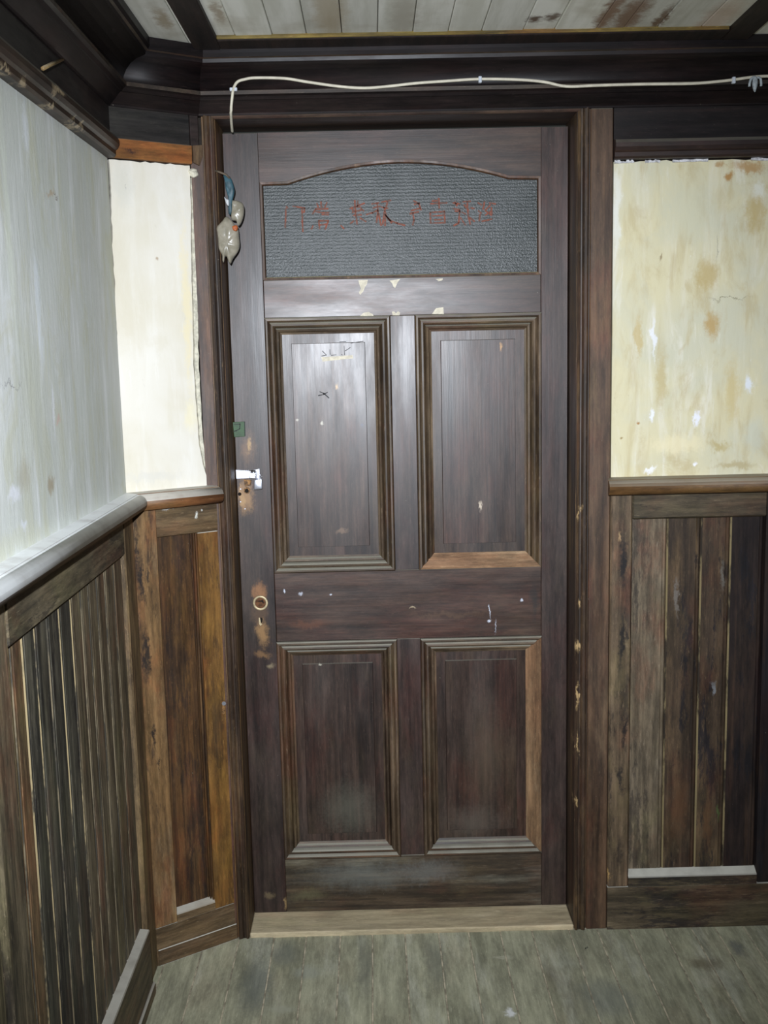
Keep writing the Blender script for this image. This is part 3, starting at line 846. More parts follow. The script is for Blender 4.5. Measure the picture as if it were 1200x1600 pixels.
def plank(fr, a0, a1, n1, z0, z1, mat, parent, ch=0.004, edge=None):
    """one tongue-and-groove plank: chamfered edges and a bead line"""
    g = 0.0006
    a0 += g
    a1 -= g
    prof = [(a0, -0.008), (a0, n1 - ch), (a0 + ch, n1), (a1 - ch * 3.0, n1), (a1 - ch * 2.6, n1 - ch * 0.6), (a1 - ch * 2.2, n1), (a1 - ch, n1 - 0.0004), (a1, n1 - ch), (a1, -0.008)]
    return loft('plank', [[fr.p(a, n, z0) for a, n in prof], [fr.p(a, n, z1) for a, n in prof]], mat, parent, edge=edge)


# right of the door
WB = tag(empty('trim_5', (1.0, 0.0, 0)), 'dark scuffed plank wainscot right of the door', 'wainscot', kind='structure')
fbox('stile', FB, 0.5465, 0.6045, -0.028, 0.010, 0.126, 1.232, M['wain_bv'], WB, 0.004)
fbox('rail', FB, 0.6045, 0.963, -0.028, 0.008, 1.162, 1.232, M['wain_bh'], WB, 0.004)
fbox('base_rail', FB, 0.5465, 1.54, -0.028, 0.0099, 0.0, 0.1257, M['wain_bh'], WB, 0.0)
ledge_rail('ledge', FB, 0.6045, 0.963, 0.168, 0.0098, M['wain_bh'], WB, 0.016, 0.1258, -0.013)
for x0, x1, mt in ((0.6045, 0.7025, 'wain_bp1'), (0.7025, 0.7935, 'wain_bp'), (0.7935, 0.8725, 'wain_bp'), (0.8725, 0.963, 'wain_bp2')):
    plank(Frame((0, 0.018), (1, 0), (0, -1)), x0, x1, 0.004, 0.15, 1.17, M[mt], WB, edge=(M['edge_r'], (1,)))
fbox('stile', FB, 0.963, 1.03, -0.028, 0.008, 0.126, 1.232, M['wain_bp2'], WB, 0.006)
fbox('rail', FB, 1.03, 1.47, -0.028, 0.008, 1.162, 1.232, M['wain_bh'], WB, 0.004)
ledge_rail('ledge', FB, 1.03, 1.47, 0.168, 0.0098, M['wain_bh'], WB, 0.016, 0.1258, -0.013)
for i in range(5):
    plank(Frame((0, 0.018), (1, 0), (0, -1)), 1.03 + 0.088 * i, 1.03 + 0.088 * (i + 1), 0.004, 0.15, 1.17, M['wain_bp2'], WB)
fbox('stile', FB, 1.47, 1.54, -0.028, 0.010, 0.126, 1.232, M['wain_bv'], WB, 0.004)

# angled strip
WA = tag(empty('trim_6', (-0.6, -0.06, 0)), 'narrow orange-brown wainscot panel on the angled wall left of the door', 'wainscot', kind='structure')
fbox('stile', FA, 0.008, 0.070, -0.008, 0.013, 0.106, 1.234, M['wain_av'], WA, 0.002)
fbox('stile', FA, 0.182, 0.2415, -0.008, 0.013, 0.106, 1.158, M['wain_av2'], WA, 0.002)
fbox('rail', FA, 0.070, 0.2415, -0.008, 0.0135, 1.158, 1.234, M['wain_ah'], WA, 0.002)
fbox('base_rail', FA, 0.008, 0.2415, -0.008, 0.013, 0.0, 0.1057, M['wain_ah'], WA, 0.0)
ledge_rail('ledge', FA, 0.070, 0.182, 0.142, 0.0128, M['wain_ah'], WA, 0.016, 0.1058)
fbox('base_strip', FA, 0.01, 0.243, 0.0138, 0.017, 0.0, 0.046, M['wain_ah'], WA, 0.002)
fbox('panel', FA, 0.068, 0.166, -0.006, 0.001, 0.12, 1.165, M['wain_ap'], WA, 0.001)
for k, (a0, a1) in enumerate(((0.1665, 0.1705), (0.1712, 0.1765), (0.1772, 0.182))):
    fbox('bead', FA, a0, a1, -0.006, 0.002 + 0.003 * k, 0.12, 1.16, M['wain_ap'], WA, 0.0012)
fbox('corner_strip', FA, 0.2425, 0.262, -0.006, 0.006, 0.0, 1.236, M['case_v'], WA, 0.001)

# left side wall
WLF = tag(empty('trim_7', (-0.69, -1.2, 0)), 'greyed dark plank wainscot along the side wall', 'wainscot', kind='structure')
bays = [(0.004, 0.105, [0.105, 0.19, 0.275, 0.345, 0.415, 0.475, 0.55, 0.632, 0.709, 0.785, 0.855, 0.915, 0.944]),
        (0.955, 1.05, [1.05 + 0.075 * i for i in range(12)]), (1.875, 2.01, [2.01 + 0.075 * i for i in range(12)]), (2.835, 2.97, [2.97 + 0.075 * i for i in range(5)])]
FLP = FL
for bi, (s0, s1, js) in enumerate(bays):
    fbox('stile', FL, s0, s1, -0.01, 0.014, 0.0, 1.234, M['wain_lv' if bi == 0 else 'wain_lp'], WLF, 0.004)
    if bi == 0:
        fbox('panel_bead', FL, js[-1] + 0.001, 0.9545, -0.01, 0.011, 0.0, 1.234, M['edge_l'], WLF, 0.003)
    fbox('rail', FL, s1, js[-1], -0.01, 0.013, 1.14, 1.234, M['wain_lh'], WLF, 0.003)
    ledge_rail('base_rail', FL, s1 + 0.025, js[-1], 0.178, 0.026, M['wain_lb'], WLF, 0.006)
    for i, (a, b_) in enumerate(zip(js, js[1:])):
        mt = 'wain_lp' if (bi == 0 and i < 6) or (bi > 0 and i % 3 == 0) else 'wain_lp2'
        if bi == 0 and i >= 10:
            mt = 'wain_lv'
        plank(FL, a, b_, 0.002 + random.uniform(0, 0.001), 0.0, 1.15, M[mt], WLF, 0.0045, edge=(M['edge_l'] if i in (5, 6, 8, 9) else M['edge_s'], (6,)))
fbox('shoe_moulding', FL, 0.13, 3.3, 0.0265, 0.034, 0.0, 0.035, M['wain_lb'], WLF, 0.004)

# ------------------------------------------------------------------ door casing
CS = tag(empty('trim_8', (0, 0, 0)), 'dark moulded wooden casing framing the door', 'door casing', kind='structure')
fbox('jamb', FY, -0.49, -0.455, 0.002, 0.16, 0.0, 2.235, M['jamb'], CS, 0.001)
fbox('jamb', FY, 0.455, 0.49, 0.002, 0.16, 0.0, 2.235, M['case_mold'], CS, 0.001)
fbox('head_jamb', FY, -0.455, 0.455, 0.002, 0.16, 2.201, 2.235, M['case_h'], CS, 0.001)
cp = [(0.0, 0.001), (0.0, 0.006), (0.003, 0.009), (0.007, 0.008), (0.009, 0.004), (0.012, 0.005), (0.015, 0.0035), (0.018, 0.007), (0.024, 0.010), (0.0275, 0.008), (0.029, 0.003), (0.029, 0.001)]


def casing_ring(x, z, sx, sz):
    return [Vector((x + sx * w_, -d_, z + sz * w_)) for w_, d_ in cp]


loft('casing_moulding', [casing_ring(-0.456, 0.0, -1, 0), casing_ring(-0.456, 2.200, -1, 1)], M['case_mold'], CS)
loft('casing_moulding', [casing_ring(0.456, 0.0, 1, 0), casing_ring(0.456, 2.200, 1, 1)], M['case_mold'], CS)
loft('head_moulding', [casing_ring(-0.456, 2.200, -1, 1), casing_ring(0.456, 2.200, 1, 1)], M['case_h'], CS)
fbox('casing_board', FB, 0.4885, 0.5455, -0.03, 0.004, 0.0, 2.208, M['case_v'], CS, 0.002)
q = [Vector((-0.4885, -0.004, 0)), Vector((-0.519, -0.0045, 0)), Vector((-0.519, 0.03, 0)), Vector((-0.4885, 0.03, 0))]
prism('casing_board', q, Vector((0, 0, 2.134)), M['case_l'], CS)
fbox('head_board', FB, -0.4885, 0.4885, -0.028, 0.003, 2.2305, 2.30, M['case_h'], CS, 0.001)
fbox('threshold', FY, -0.4545, 0.4545, -0.002, 0.16, -0.02, 0.013, M['sill'], CS, 0.003)

# ------------------------------------------------------------------ the door
DR = tag(empty('door_1', (0, DY, 0.014)), 'dark varnished four-panel door with an arched frosted glass light at the top', 'door', kind='structure')
xl, xr, x1_, x2_ = -0.3595, 0.3805, -0.0245, 0.0422
DT = 0.042


def dbox(name, x0, x1, z0, z1, mat, dep=0.0, b=0.0015, parent=None):
    return fbox(name, FY, x0, x1, DY + dep, DY + DT, z0, z1, mat, parent or DR, b)


dbox('stile', -0.4525, xl, 0.014, 2.188, M['door_v'])
dbox('stile', xr, 0.4525, 0.014, 2.188, M['door_v'])
dbox('rail', xl, xr, 0.014, 0.1798, M['door_b'], 0.0006)
dbox('rail', xl, xr, 0.8214, 1.0179, M['door_h'], 0.0006)
dbox('rail', xl, xr, 1.7111, 1.8105, M['door_h'], 0.0006)
dbox('muntin', x1_, x2_, 0.1798, 0.8214, M['door_v'], 0.0006)
dbox('muntin', x1_, x2_, 1.0179, 1.7111, M['door_v'], 0.0006)
# top rail with the arched lower edge
arch = [(xl, 2.063), (-0.2865, 2.0645)]
xa, xb, za, zb = -0.2865, 0.298, 2.0645, 2.067
for i in range(1, 20):
    t = i / 20
    xx = xa + (xb - xa) * t
    arch.append((xx, za + (zb - za) * t + 0.0475 * (1 - abs(2 * t - 1) ** 1.9)))
arch += [(xb, zb), (xr, 2.0645)]
bm = bmesh.new()
lower = [bm.verts.new((x, DY + 0.0006, z)) for x, z in arch]
upper = [bm.verts.new((x, DY + 0.0006, 2.188)) for x, z in arch]
fs = [bm.faces.new((lower[i], lower[i + 1], upper[i + 1], upper[i])) for i in range(len(arch) - 1)]
r = bmesh.ops.extrude_face_region(bm, geom=fs)
bmesh.ops.translate(bm, verts=[x for x in r['geom'] if isinstance(x, bmesh.types.BMVert)], vec=(0, DT, 0))
link('top_rail', bm, M['door_h'], DR)

# glass light: beads round the opening, pane behind
outline = [(xl, 1.8105), (xr, 1.8105)] + arch[::-1]
cx0, cz0 = (xl + xr) / 2, 1.94


def inset(o_, d):
    n_ = len(o_)
    res = []
    for i in range(n_):
        p0, p1, p2 = Vector(o_[i - 1]), Vector(o_[i]), Vector(o_[(i + 1) % n_])
        a = (p1 - p0).normalized()
        b = (p2 - p1).normalized()
        na, nb = Vector((-a.y, a.x)), Vector((-b.y, b.x))
        mm = (na + nb)
        mm = mm / max(0.3, mm.dot(na))
        res.append(p1 + mm * d)
    return res


i1, i2 = inset(outline, 0.0055), inset(outline, 0.008)
side_of = ['bottom', 'right'] + ['top'] * (len(arch) - 1) + ['left']
M['bead'] = wood('glazing bead wood', (0.03, 0.015, 0.01), (0.06, 0.035, 0.022), (0.12, 0.08, 0.05), 'z', dust=0.8, dust_light_col=(0.42, 0.36, 0.2))
for sd in ('bottom', 'right', 'top', 'left'):
    idx = [i for i in range(len(outline)) if side_of[i] == sd]
    idx = idx + [(idx[-1] + 1) % len(outline)]
    rings = []
    for i in idx:
        p0, p1, p2 = outline[i], i1[i], i2[i]
        rings.append([Vector((p0[0], DY + 0.003, p0[1])), Vector((p1.x, DY + 0.004, p1.y)), Vector((p2.x, DY + 0.009, p2.y)), Vector((p2.x, GY + 0.001, p2.y)), Vector((p0[0], GY + 0.001, p0[1]))])
    loft('glazing_bead', rings, M['bead'], DR)
tg = NT('frosted ribbed glass')
_p = tg.pos()
_wv = tg.n('ShaderNodeTexWave', wave_type='BANDS', bands_direction='Z')
tg.l(_p, _wv.inputs['Vector'])
_wv.inputs['Scale'].default_value = 36.0
_wv.inputs['Distortion'].default_value = 1.5
_wv.inputs['Detail'].default_value = 2.0
_wv.inputs['Detail Scale'].default_value = 4.0
_n1 = tg.noise(_p, 260.0, 3.0, 0.6)
_n2 = tg.noise(_p, 9.0, 4.0)
_h = tg.ma('ADD', tg.ma('MULTIPLY', _wv.outputs['Fac'], 0.2), _n1)
tg.bump(_h, 0.8, 0.0016)
_col = tg.mix(tg.rng(_n2, 0.3, 0.7), (0.036, 0.044, 0.042), (0.06, 0.068, 0.066))
_col = tg.mix(tg.rng(_n1, 0.62, 0.75, 0.0, 0.6), _col, (0.24, 0.27, 0.28))  # pale specks paint the sparkle of the glass into its colour
tg.b.inputs['Transmission Weight'].default_value = 0.25
M['glass'] = tg.out(_col, 0.32, 0.4)
pane = prism('glass_pane', [Vector((p.x, GY, p.y)) for p in inset(outline, 0.0015)], Vector((0, 0.004, 0)), M['glass'], DR)
pane['label'] = 'grey frosted glass with faded red brush writing'
M['red'] = flat('faded red paint', (0.24, 0.06, 0.03), 0.7, 0.3, 120, col2=(0.11, 0.06, 0.045))
K = 6.316


def c1_(*pts):
    return [(430 + x / K, 300 + y / K) for x, y in pts]


def c2_(*pts):
    return [(600 + x / K, 290 + y / K) for x, y in pts]


chars = [
    [c1_((105, 165), (100, 350)), c1_((112, 145), (124, 158)), c1_((175, 140), (290, 160)), c1_((265, 160), (268, 300), (272, 390)), c1_((290, 160), (285, 200))],
    [c1_((412, 112), (425, 150)), c1_((452, 100), (455, 145)), c1_((510, 105), (490, 150)), c1_((370, 215), (400, 170), (520, 165)), c1_((450, 205), (530, 205)), c1_((462, 222), (525, 225)),
     c1_((405, 195), (440, 200)), c1_((430, 280), (438, 362)), c1_((430, 284), (525, 284), (492, 368)), c1_((440, 325), (500, 320)), c1_((372, 335), (358, 366))],
    [c1_((648, 330), (678, 362))],
    [c1_((738, 165), (880, 112)), c1_((785, 85), (795, 250)), c1_((815, 88), (812, 150)), c1_((760, 200), (855, 175)), c1_((828, 140), (872, 185)), c1_((770, 232), (850, 225)), c1_((800, 240), (808, 318)),
     c1_((775, 285), (742, 310)), c1_((840, 258), (896, 292)), c1_((760, 150), (770, 195))],
    [c1_((955, 118), (1022, 108)), c1_((968, 158), (1035, 140)), c1_((900, 222), (960, 205), (1012, 180)), c1_((1005, 108), (1015, 190), (1000, 300)), c1_((1050, 100), (1140, 82)), c1_((1110, 95), (1080, 190), (1060, 322)),
     c1_((1050, 150), (1110, 160)), c1_((1080, 220), (1150, 305)), c1_((1020, 215), (1045, 330)), c1_((1085, 250), (1085, 330)), c2_((0, 215), (22, 300), (62, 345), (130, 372), (205, 392))],
    [c2_((295, 150), (345, 180)), c2_((300, 185), (350, 175)), c2_((345, 180), (365, 240)), c2_((268, 248), (355, 222)), c2_((258, 278), (340, 258)), c2_((285, 268), (297, 340), (284, 388))],
    [c2_((460, 180), (620, 170)), c2_((540, 128), (545, 222)), c2_((478, 152), (525, 148)), c2_((458, 265), (597, 255)), c2_((456, 268), (460, 372)), c2_((596, 258), (600, 370)), c2_((466, 370), (596, 367)),
     c2_((482, 300), (582, 294)), c2_((500, 338), (572, 334))],
    [c2_((682, 172), (748, 182)), c2_((700, 160), (720, 200)), c2_((680, 226), (742, 238)), c2_((702, 252), (752, 254)), c2_((748, 238), (736, 370), (688, 396)), c2_((778, 162), (852, 154)), c2_((820, 160), (832, 302)),
     c2_((790, 190), (832, 244)), c2_((756, 318), (802, 388)), c2_((832, 300), (852, 384)), c2_((848, 318), (892, 352)), c2_((858, 220), (892, 226)), c2_((770, 262), (805, 282))],
    [c2_((928, 168), (962, 192)), c2_((932, 250), (958, 272)), c2_((946, 288), (940, 348)), c2_((992, 160), (978, 232)), c2_((1000, 242), (1052, 188)), c2_((1060, 218), (1066, 282)), c2_((1000, 250), (1062, 292)),
     c2_((1000, 292), (1052, 258)), c2_((1040, 170), (1100, 182)), c2_((968, 352), (1062, 330))]]
for ch in chars:
    strokes('painted_character', ch, GY - 0.0002, M['red'], pane, 0.0046)

# panels
mprof = [(0.0, 0.0), (0.0, 0.009), (0.003, 0.0125), (0.0075, 0.0125), (0.0105, 0.008), (0.0125, 0.003), (0.0165, 0.0065), (0.021, 0.007), (0.025, 0.003), (0.0275, -0.006),
         (0.0305, -0.001), (0.0355, -0.003), (0.039, -0.009), (0.044, -0.011), (0.044, -0.020)]
pbare = [(0.0, 0.0), (0.0, 0.001), (0.004, 0.0015), (0.038, -0.009), (0.043, -0.010), (0.043, -0.020)]


def panel(x0, x1, z0, z1, bare=None):
    corners = {'bl': (x0, z0, 1, 1), 'br': (x1, z0, -1, 1), 'tr': (x1, z1, -1, -1), 'tl': (x0, z1, 1, -1)}

    def ring(c, pr):
        x, z, sx, sz = corners[c]
        return [Vector((x + sx * w_, DY - d_, z + sz * w_)) for w_, d_ in pr]
    for side, a, b_, mt in (('bottom', 'bl', 'br', 'mold_h'), ('right', 'br', 'tr', 'mold_v'), ('top', 'tr', 'tl', 'mold_h'), ('left', 'tl', 'bl', 'mold_v')):
        pr = mprof
        if side == bare:
            pr, mt = pbare, 'bare_h' if side == 'bottom' else 'bare_v'
        o_ = loft('panel_moulding', [ring(a, pr), ring(b_, pr)], M[mt], DR)
        if side == bare:
            o_['label'] = 'plain strip of bare paler wood'
    # raised field: flat margin, step, field
    e = 0.040
    bm = bmesh.new()
    hexa(bm, [Vector(p) for p in ((x0 + e, DY + 0.012, z0 + e), (x1 - e, DY + 0.012, z0 + e), (x1 - e, DY + 0.03, z0 + e), (x0 + e, DY + 0.03, z0 + e),
                                  (x0 + e, DY + 0.012, z1 - e), (x1 - e, DY + 0.012, z1 - e), (x1 - e, DY + 0.03, z1 - e), (x0 + e, DY + 0.03, z1 - e))])
    pn = link('panel', bm, M['door_p'], DR)
    f_ = 0.068
    rings = []
    for d, off in ((0.0130, 0.0), (0.0065, 0.0016), (0.0065, 0.004)):
        k = f_ + off
        rings.append([Vector((x0 + k, DY + d, z0 + k)), Vector((x1 - k, DY + d, z0 + k)), Vector((x1 - k, DY + d, z1 - k)), Vector((x0 + k, DY + d, z1 - k))])
    loft('raised_field', rings, M['door_p'], pn)
    return pn


p_ul = panel(xl, x1_, 1.0179, 1.7111)
panel(x2_, xr, 1.0179, 1.7111, 'bottom')
panel(xl, x1_, 0.1798, 0.8214)
panel(x2_, xr, 0.1798, 0.8214, 'right')

# torn paper left on the door
M['paper'] = flat('torn cream paper', (0.72, 0.66, 0.52), 0.85, 0.12, 90)


def scrap(pts, y, parent=DR, th=0.0007):
    prism('paper_scrap', [at(u, v, y) for u, v in pts], Vector((0, -th, 0)), M['paper'], parent)


def k75(*pts):
    return [(560 + x / 7.5, 400 + y / 7.5) for x, y in pts]


for pts in (k75((0, 285), (110, 280), (100, 330), (72, 372), (60, 412), (22, 455), (5, 430), (30, 382), (10, 330)), k75((365, 290), (490, 268), (460, 310), (430, 376), (410, 360), (395, 320)),
            k75((905, 270), (990, 262), (985, 285), (940, 295)), k75((20, 702), (60, 665), (120, 655), (165, 680), (180, 705)), k75((395, 650), (420, 650), (440, 672), (465, 645), (490, 665), (480, 695), (400, 695)),
            k75((860, 681), (910, 612), (995, 600), (1001, 680))):
    scrap(pts, DY + 0.0005)
scrap([(502, 558), (551, 555), (552, 560), (530, 562), (504, 565)], DY + 0.0064, p_ul)
M['ink'] = flat('black brush ink', (0.012, 0.012, 0.016), 0.6, 0.3)


def k9(*pts):
    return [(470 + x / 9.23, 520 + y / 9.23) for x, y in pts]


strokes('brush_mark', [k9((275, 850), (340, 880), (405, 940)), k9((385, 858), (330, 890), (255, 905)), k9((330, 870), (345, 885))], DY + 0.0064, M['ink'], p_ul, 0.0028)
strokes('brush_mark', [k9((420, 240), (424, 315)), k9((625, 190), (632, 320)), k9((310, 262), (370, 322), (300, 335)), k9((440, 325), (510, 318)), k9((585, 310), (600, 322)), k9((640, 260), (690, 230), (715, 210)), k9((720, 150), (900, 120)),
                       k9((560, 130), (650, 125))], DY + 0.0064, M['ink'], p_ul, 0.0016)

# hardware fixed to the door
M['chrome'] = flat('scratched bright steel', (0.85, 0.87, 0.95), 0.28, 0.1, 60, 0.5, 0.85)
M['brass'] = flat('worn cream brass', (0.62, 0.5, 0.3), 0.45, 0.2, 80, 0.5, 0.2)
M['hole'] = flat('dark hollow', (0.012, 0.007, 0.004), 0.9, 0.2)
M['rawbrown'] = flat('raw brown wood hollow', (0.17, 0.07, 0.025), 0.8, 0.3, 120)
M['rusty'] = flat('rusty iron', (0.32, 0.16, 0.05), 0.6, 0.4, 160, 0.5, 0.3, 0.6)
hs = tag(empty('hasp', at(386, 748, DY)), None or 'bright steel door hasp')
hs.parent = DR
WLh = at(386, 748, DY)
hs.location = WLh - WL[DR]
WL[hs] = WLh
P = [at(u, v, DY) for u, v in ((370, 733), (389, 734), (389, 747), (371, 748))]


def plate(name, px, y0, th, mat, parent, b=0.0008):
    bm = bmesh.new()
    q = [at(u, v, DY) for u, v in px]
    hexa(bm, [Vector((p.x, y0, p.z)) for p in q] + [Vector((p.x, y0 - th, p.z)) for p in q])
    bev(bm, b)
    return link(name, bm, mat, parent)


del hs['label']
plate('strap', ((368.5, 733.5), (390, 735), (390, 747), (369.5, 748)), DY - 0.0002, 0.005, M['chrome'], hs)
plate('strap', ((389.5, 735.5), (406, 731.5), (407, 747.5), (389.5, 746.5)), DY - 0.0035, 0.004, M['chrome'], hs)
pa = at(397, 737, DY)
rings = []
loop = []
for i in range(13):
    a = math.pi * i / 12
    loop.append(Vector((pa.x - 0.0075 * math.cos(a), DY - 0.0055 - 0.011 * math.sin(a), pa.z)))
tube('staple', loop, 0.0019, M['chrome'], hs, 6)
plate('slot', ((392, 734.6), (400, 734.2), (400, 738.4), (392, 738.6)), DY - 0.0075, 0.0006, M['hole'], hs, 0)
# padlock
PB = at(402.5, 765, DY - 0.012)
pk = tag(empty('padlock', PB), 'small bright steel padlock hanging from the hasp on the door', 'padlock')
bm = bmesh.new()
q = [at(u, v, DY - 0.012) for u, v in ((396.5, 765.5), (410.5, 764), (409.5, 747), (397, 749))]
hexa(bm, [p + Vector((0, 0.0065, 0)) for p in q] + [p - Vector((0, 0.0065, 0)) for p in q])
bev(bm, 0.003, 3)
link('body', bm, M['chrome'], pk, True)
sa, sb = at(399.8, 748, DY - 0.012), at(406.5, 747.5, DY - 0.012)
mid = (sa + sb) / 2
rr = (sb - sa).length / 2
pts = [sa - Vector((0, 0, 0.003)), sa + Vector((0, 0, 0.008))]
for i in range(1, 8):
    a = math.pi * i / 8
    pts.append(Vector((mid.x - rr * math.cos(a), mid.y, mid.z + 0.008 + rr * math.sin(a))))
pts += [sb + Vector((0, 0, 0.008)), sb - Vector((0, 0, 0.003))]
tube('shackle', pts, 0.0021, M['chrome'], pk, 8)


def disc_ring(name, c, r0, r1, y0, h, mat, parent, seg=28, sx=1.0, sz=1.0):
    """ring standing h proud of the plane y0"""
    rings = []
    pr = [(r0, 0.0), (r0 + 0.0008, h), (r1 - 0.0012, h), (r1, 0.0)]
    for k in range(seg + 1):
        a = 2 * math.pi * k / seg
        rings.append([Vector((c.x + rad * sx * math.cos(a), y0 - hh, c.z + rad * sz * math.sin(a))) for rad, hh in pr])
    return loft(name, rings, mat, parent, False, True)


def disc(name, c, r, y0, th, mat, parent, seg=24, sx=1.0, sz=1.0):
    prism(name, [Vector((c.x + r * sx * math.cos(2 * math.pi * k / seg), y0, c.z + r * sz * math.sin(2 * math.pi * k / seg))) for k in range(seg)], Vector((0, -th, 0)), mat, parent)


c = at(407, 942, DY)
disc('spindle_hole', c, 0.0155, DY - 0.0001, 0.0004, M['rawbrown'], DR)
disc_ring('knob_rose', c, 0.0145, 0.0215, DY, 0.0028, M['brass'], DR)
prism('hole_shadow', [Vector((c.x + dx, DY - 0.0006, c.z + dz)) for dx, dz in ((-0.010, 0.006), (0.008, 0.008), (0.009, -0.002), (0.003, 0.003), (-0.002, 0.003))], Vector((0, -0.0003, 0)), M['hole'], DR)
kh = at(408, 970, DY)
prism('keyhole', [Vector((kh.x + dx, DY - 0.0002, kh.z + dz)) for dx, dz in ((-0.003, 0.009), (0.003, 0.009), (0.0045, 0.004), (0.003, -0.004), (-0.001, -0.006))], Vector((0, -0.0004, 0)), M['hole'], DR)
prism('keyhole_lining', [Vector((kh.x + dx, DY - 0.0002, kh.z + dz)) for dx, dz in ((-0.006, 0.009), (-0.003, 0.009), (-0.001, -0.006), (0.003, -0.010), (-0.003, -0.014), (-0.006, -0.008))], Vector((0, -0.0004, 0)), M['brass'], DR)
# rusty lock remains under the hasp
c = at(386, 766, DY)
disc('lock_cylinder', c, 0.0085, DY - 0.0002, 0.006, M['rusty'], DR)
disc('lock_hollow', c - Vector((0, 0, 0.001)), 0.0055, DY - 0.0058, 0.0008, M['hole'], DR)
disc('lock_hollow', at(374.5, 772, DY), 0.0048, DY - 0.0002, 0.0006, M['hole'], DR)
plate('lock_plate', ((381, 749), (393, 750), (392, 758), (383, 760)), DY - 0.0002, 0.003, M['rusty'], DR)
for (u, v) in ((376, 764), (376, 784), (383, 795)):
    disc('nail_head', at(u, v, DY), 0.0018, DY - 0.0001, 0.0012, M['chrome'], DR, 10)
# green tag
M['green'] = flat('green enamel', (0.03, 0.085, 0.025), 0.5, 0.15, 60)
gt = plate('green_plate', ((363.5, 659.5), (382.5, 658.5), (383, 682), (366, 683)), DY - 0.0002, 0.0022, M['green'], DR)
gt['label'] = 'small square green plate'
M['dkgreen'] = flat('dark green mark', (0.008, 0.016, 0.008), 0.6)
strokes('plate_mark', [[(366, 663), (375, 662.5), (374.5, 670), (369, 673), (365, 674)], [(382.3, 659), (382.8, 681)]], DY - 0.0024, M['dkgreen'], gt, 0.0026)
# small bright keep on the left casing
kp = at(349, 1100, -0.008)
o = fbox('strike_plate', FB, kp.x - 0.004, kp.x + 0.004, 0.006, 0.012, kp.z - 0.028, kp.z + 0.01, M['rusty'], CS, 0.001)
disc('nail_head', at(350, 1099, -0.012), 0.0055, -0.0121, 0.002, M['chrome'], CS, 12)

# ------------------------------------------------------------------ cable along the cornice
M['cable'] = flat('cream cable sheath', (0.68, 0.63, 0.5), 0.45, 0.08, 40)
cb = tag(empty('electric_cable', at(600, 137, -0.07)), 'cream electric cable drooping along the dark cornice above the door', 'cable')
CY = -0.068
pp = [at(363, 206, 0.03), at(361.5, 190, -0.02)] + [at(u, v, y_) for u, v, y_ in ((361, 172, -0.062), (363, 150, CY - 0.004), (365, 138, CY - 0.004), (371, 128, CY), (382, 124, CY), (400, 121.5, CY), (445, 122.5, CY), (480, 128, CY),
      (530, 135, CY - 0.002), (570, 137.5, CY - 0.002), (610, 134.5, CY), (650, 130, CY), (700, 126.5, CY), (750, 123.5, CY), (810, 124.5, CY), (850, 128, CY), (885, 135, CY), (930, 133.5, CY), (1000, 131.5, CY),
      (1080, 130.5, CY), (1125, 127, CY), (1146, 124.5, CY), (1180, 120, CY), (1215, 119, CY), (1300, 122, CY), (1420, 124, CY))]
tube('sheath', spline(pp, 5), 0.0036, M['cable'], cb, 8)
M['clip'] = flat('grey plastic clip', (0.62, 0.66, 0.72), 0.5, 0.1)
for (u, v, hor) in ((365, 140, 1), (750, 123.5, 0), (1146, 124.5, 0)):
    c = at(u, v, CY)
    dx, dz = (0.009, 0.004) if hor else (0.004, 0.0095)
    fbox('cable_clip', FB, c.x - dx, c.x + dx, -c.y - 0.004, -c.y + 0.0062, c.z - dz, c.z + dz * (0.6 if not hor else 1), M['clip'], cb, 0.0012)
# wire connector by the right edge
M['tape'] = flat('grey-white tape', (0.45, 0.5, 0.52), 0.5, 0.2, 120)
ct = at(1181, 130, CY - 0.006)
cn = tag(empty('cable_connector', ct), 'small grey tape-wrapped connector hanging from the cable end near the right edge', 'connector')
bm = bmesh.new()
bmesh.ops.create_uvsphere(bm, u_segments=14, v_segments=10, radius=1.0)
for v in bm.verts:
    t = v.co.z
    v.co = Vector((v.co.x * 0.0065 * (1 + 0.3 * t), v.co.y * 0.006, v.co.z * 0.019)) * (1 + 0.15 * mnoise.noise(v.co * 2)) + ct + Vector((-0.002, 0, -0.002))
link('tape_wrap', bm, M['tape'], cn, True)
for dx in (-0.016, 0.012):
    tube('wire_end', spline([ct + Vector((dx * 0.3, 0, 0.014)), ct + Vector((dx * 0.8, -0.003, 0.01)), ct + Vector((dx, -0.003, 0.0)), ct + Vector((dx * 1.02, -0.002, -0.008))], 4), 0.0032, M['tape'], cn, 7)

# ------------------------------------------------------------------ small things
# plastic bag scraps hanging from a nail on the left casing
M['film'] = flat('dusty clear plastic film', (0.3, 0.27, 0.21), 0.28, 0.25, 40, 0.5, 0.0, 0.25, (0.22, 0.2, 0.15))
M['teal'] = flat('teal plastic strap', (0.03, 0.085, 0.11), 0.5, 0.25, 50, bump=0.6)
M['orange'] = flat('orange plastic bit', (0.4, 0.1, 0.025), 0.5)
M['film2'] = flat('pale film knot', (0.62, 0.64, 0.66), 0.2, 0.2, 60)
M['iron'] = flat('rusted nail', (0.12, 0.09, 0.06), 0.6, 0.3)
BY = -0.014


def kb(*pts):
    return [(330 + x / 8.89, 250 + y / 8.89) for x, y in pts]


bag = tag(empty('plastic_bag', at(352, 408, BY)), 'crumpled dusty plastic bag scraps hanging from a nail on the left door casing', 'plastic bag')


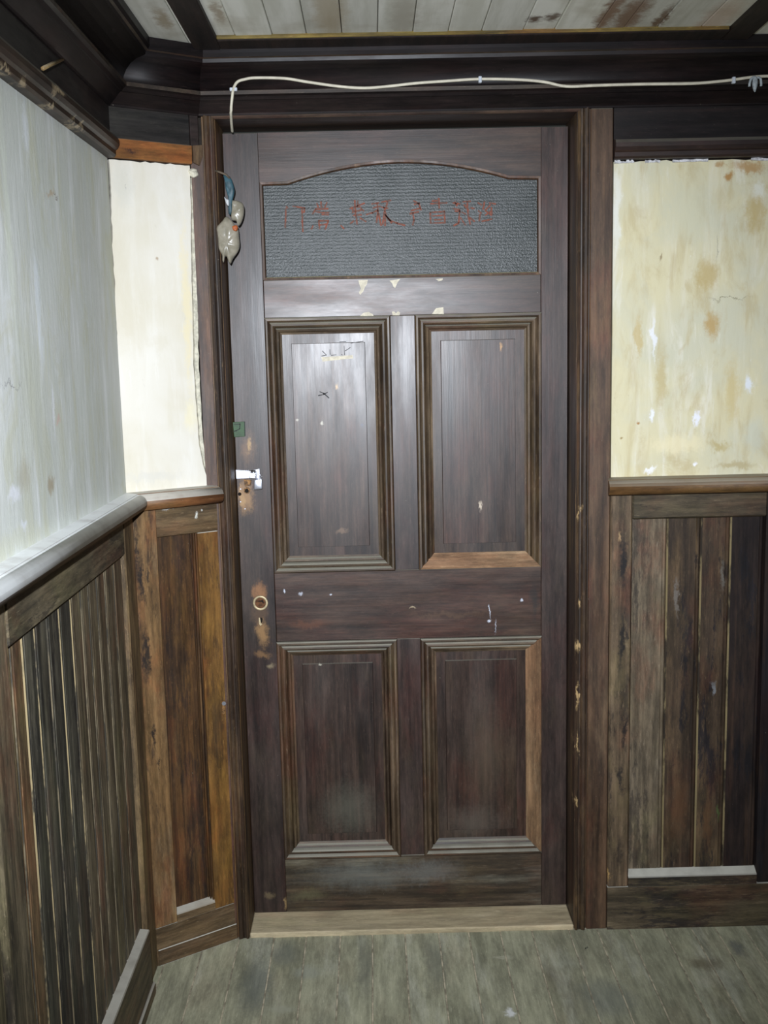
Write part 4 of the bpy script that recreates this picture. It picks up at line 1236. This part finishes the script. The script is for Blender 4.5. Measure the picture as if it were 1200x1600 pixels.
def lump(name, px, mat, bulge, seed, y=BY, th=0.004, parent=bag):
    o_ = [at(u, v, y) for u, v in px]
    o_ = [Vector(p) for p in spline(o_ + [o_[0]], 3)[:-1]]
    c_ = sum(o_, Vector()) / len(o_)
    bm = bmesh.new()
    rows = []
    for s_, h in ((1.0, 0.0), (0.94, 0.45), (0.8, 0.75), (0.6, 0.95), (0.38, 1.0), (0.16, 1.02)):
        row = []
        for p in o_:
            q_ = c_ + (p - c_) * s_
            f = mnoise.noise(q_ * 60 + Vector((seed, 0, 0))) * 0.6 + mnoise.noise(q_ * 130 + Vector((0, seed, 0))) * 0.2
            q_.y = y - bulge * h * (1 + f)
            row.append(bm.verts.new(q_))
        rows.append(row)
    n_ = len(o_)
    for a, b_ in zip(rows, rows[1:]):
        for i in range(n_):
            k = (i + 1) % n_
            bm.faces.new((a[i], a[k], b_[k], b_[i]))
    bm.faces.new(rows[-1])
    back = [bm.verts.new(v.co + Vector((0, th, 0))) for v in rows[0]]
    for i in range(n_):
        k = (i + 1) % n_
        bm.faces.new((rows[0][i], rows[0][k], back[k], back[i]))
    bm.faces.new(back)
    return link(name, bm, mat, parent, True)


lump('film_scrap', kb((75, 960), (88, 915), (150, 850), (205, 785), (270, 825), (325, 900), (375, 965), (385, 1060), (395, 1180), (370, 1270), (300, 1370), (268, 1440), (235, 1400), (215, 1345), (190, 1345), (175, 1420), (158, 1400), (150, 1325), (105, 1230), (95, 1090)),
     M['film'], 0.013, 3)
lump('film_scrap', kb((290, 560), (350, 562), (430, 598), (455, 660), (450, 765), (415, 870), (372, 915), (350, 850), (300, 838), (275, 800), (285, 680)), M['film'], 0.010, 8, BY - 0.004)
lump('strap', kb((165, 208), (225, 214), (272, 250), (310, 350), (325, 440), (298, 560), (288, 740), (240, 745), (242, 600), (230, 500), (200, 400), (190, 300)), M['teal'], 0.004, 12, BY + 0.003)
lump('film_knot', kb((178, 508), (215, 540), (252, 560), (242, 640), (205, 600)), M['film2'], 0.006, 17, BY - 0.003)
lump('orange_bit', kb((290, 920), (350, 905), (372, 940), (350, 990), (305, 975)), M['orange'], 0.004, 21, BY - 0.012)
tube('nail', [at(332, 266.5, 0.006), at(338, 267, -0.012), at(346, 270, -0.014), at(353, 273, -0.013), at(359, 279, -0.013)], 0.0028, M['iron'], bag, 7)

# splinter of wood wedged across the left frieze
r0 = RM @ Vector(((67 - 600) / FPX, 1.0, -(107 - 800) / FPX))
pA = CAM + r0 * ((A.x + 0.034 - CAM.x) / r0.x)
r1 = RM @ Vector(((98 - 600) / FPX, 1.0, -(93 - 800) / FPX))
pB = CAM + r1 * ((A.x + 0.026 - CAM.x) / r1.x)
M['splint'] = wood('pale splinter wood', (0.14, 0.1, 0.05), (0.2, 0.15, 0.08), (0.28, 0.21, 0.12), 'y', dust=0.3)
sp = tube('wood_splinter', [pA, pA.lerp(pB, 0.4) + Vector((0.001, 0, 0.001)), pB], [0.0042, 0.004, 0.003], M['splint'], None, 6)
tag(sp, 'thin pale wood splinter stuck across the dark frieze of the side wall', 'splinter')
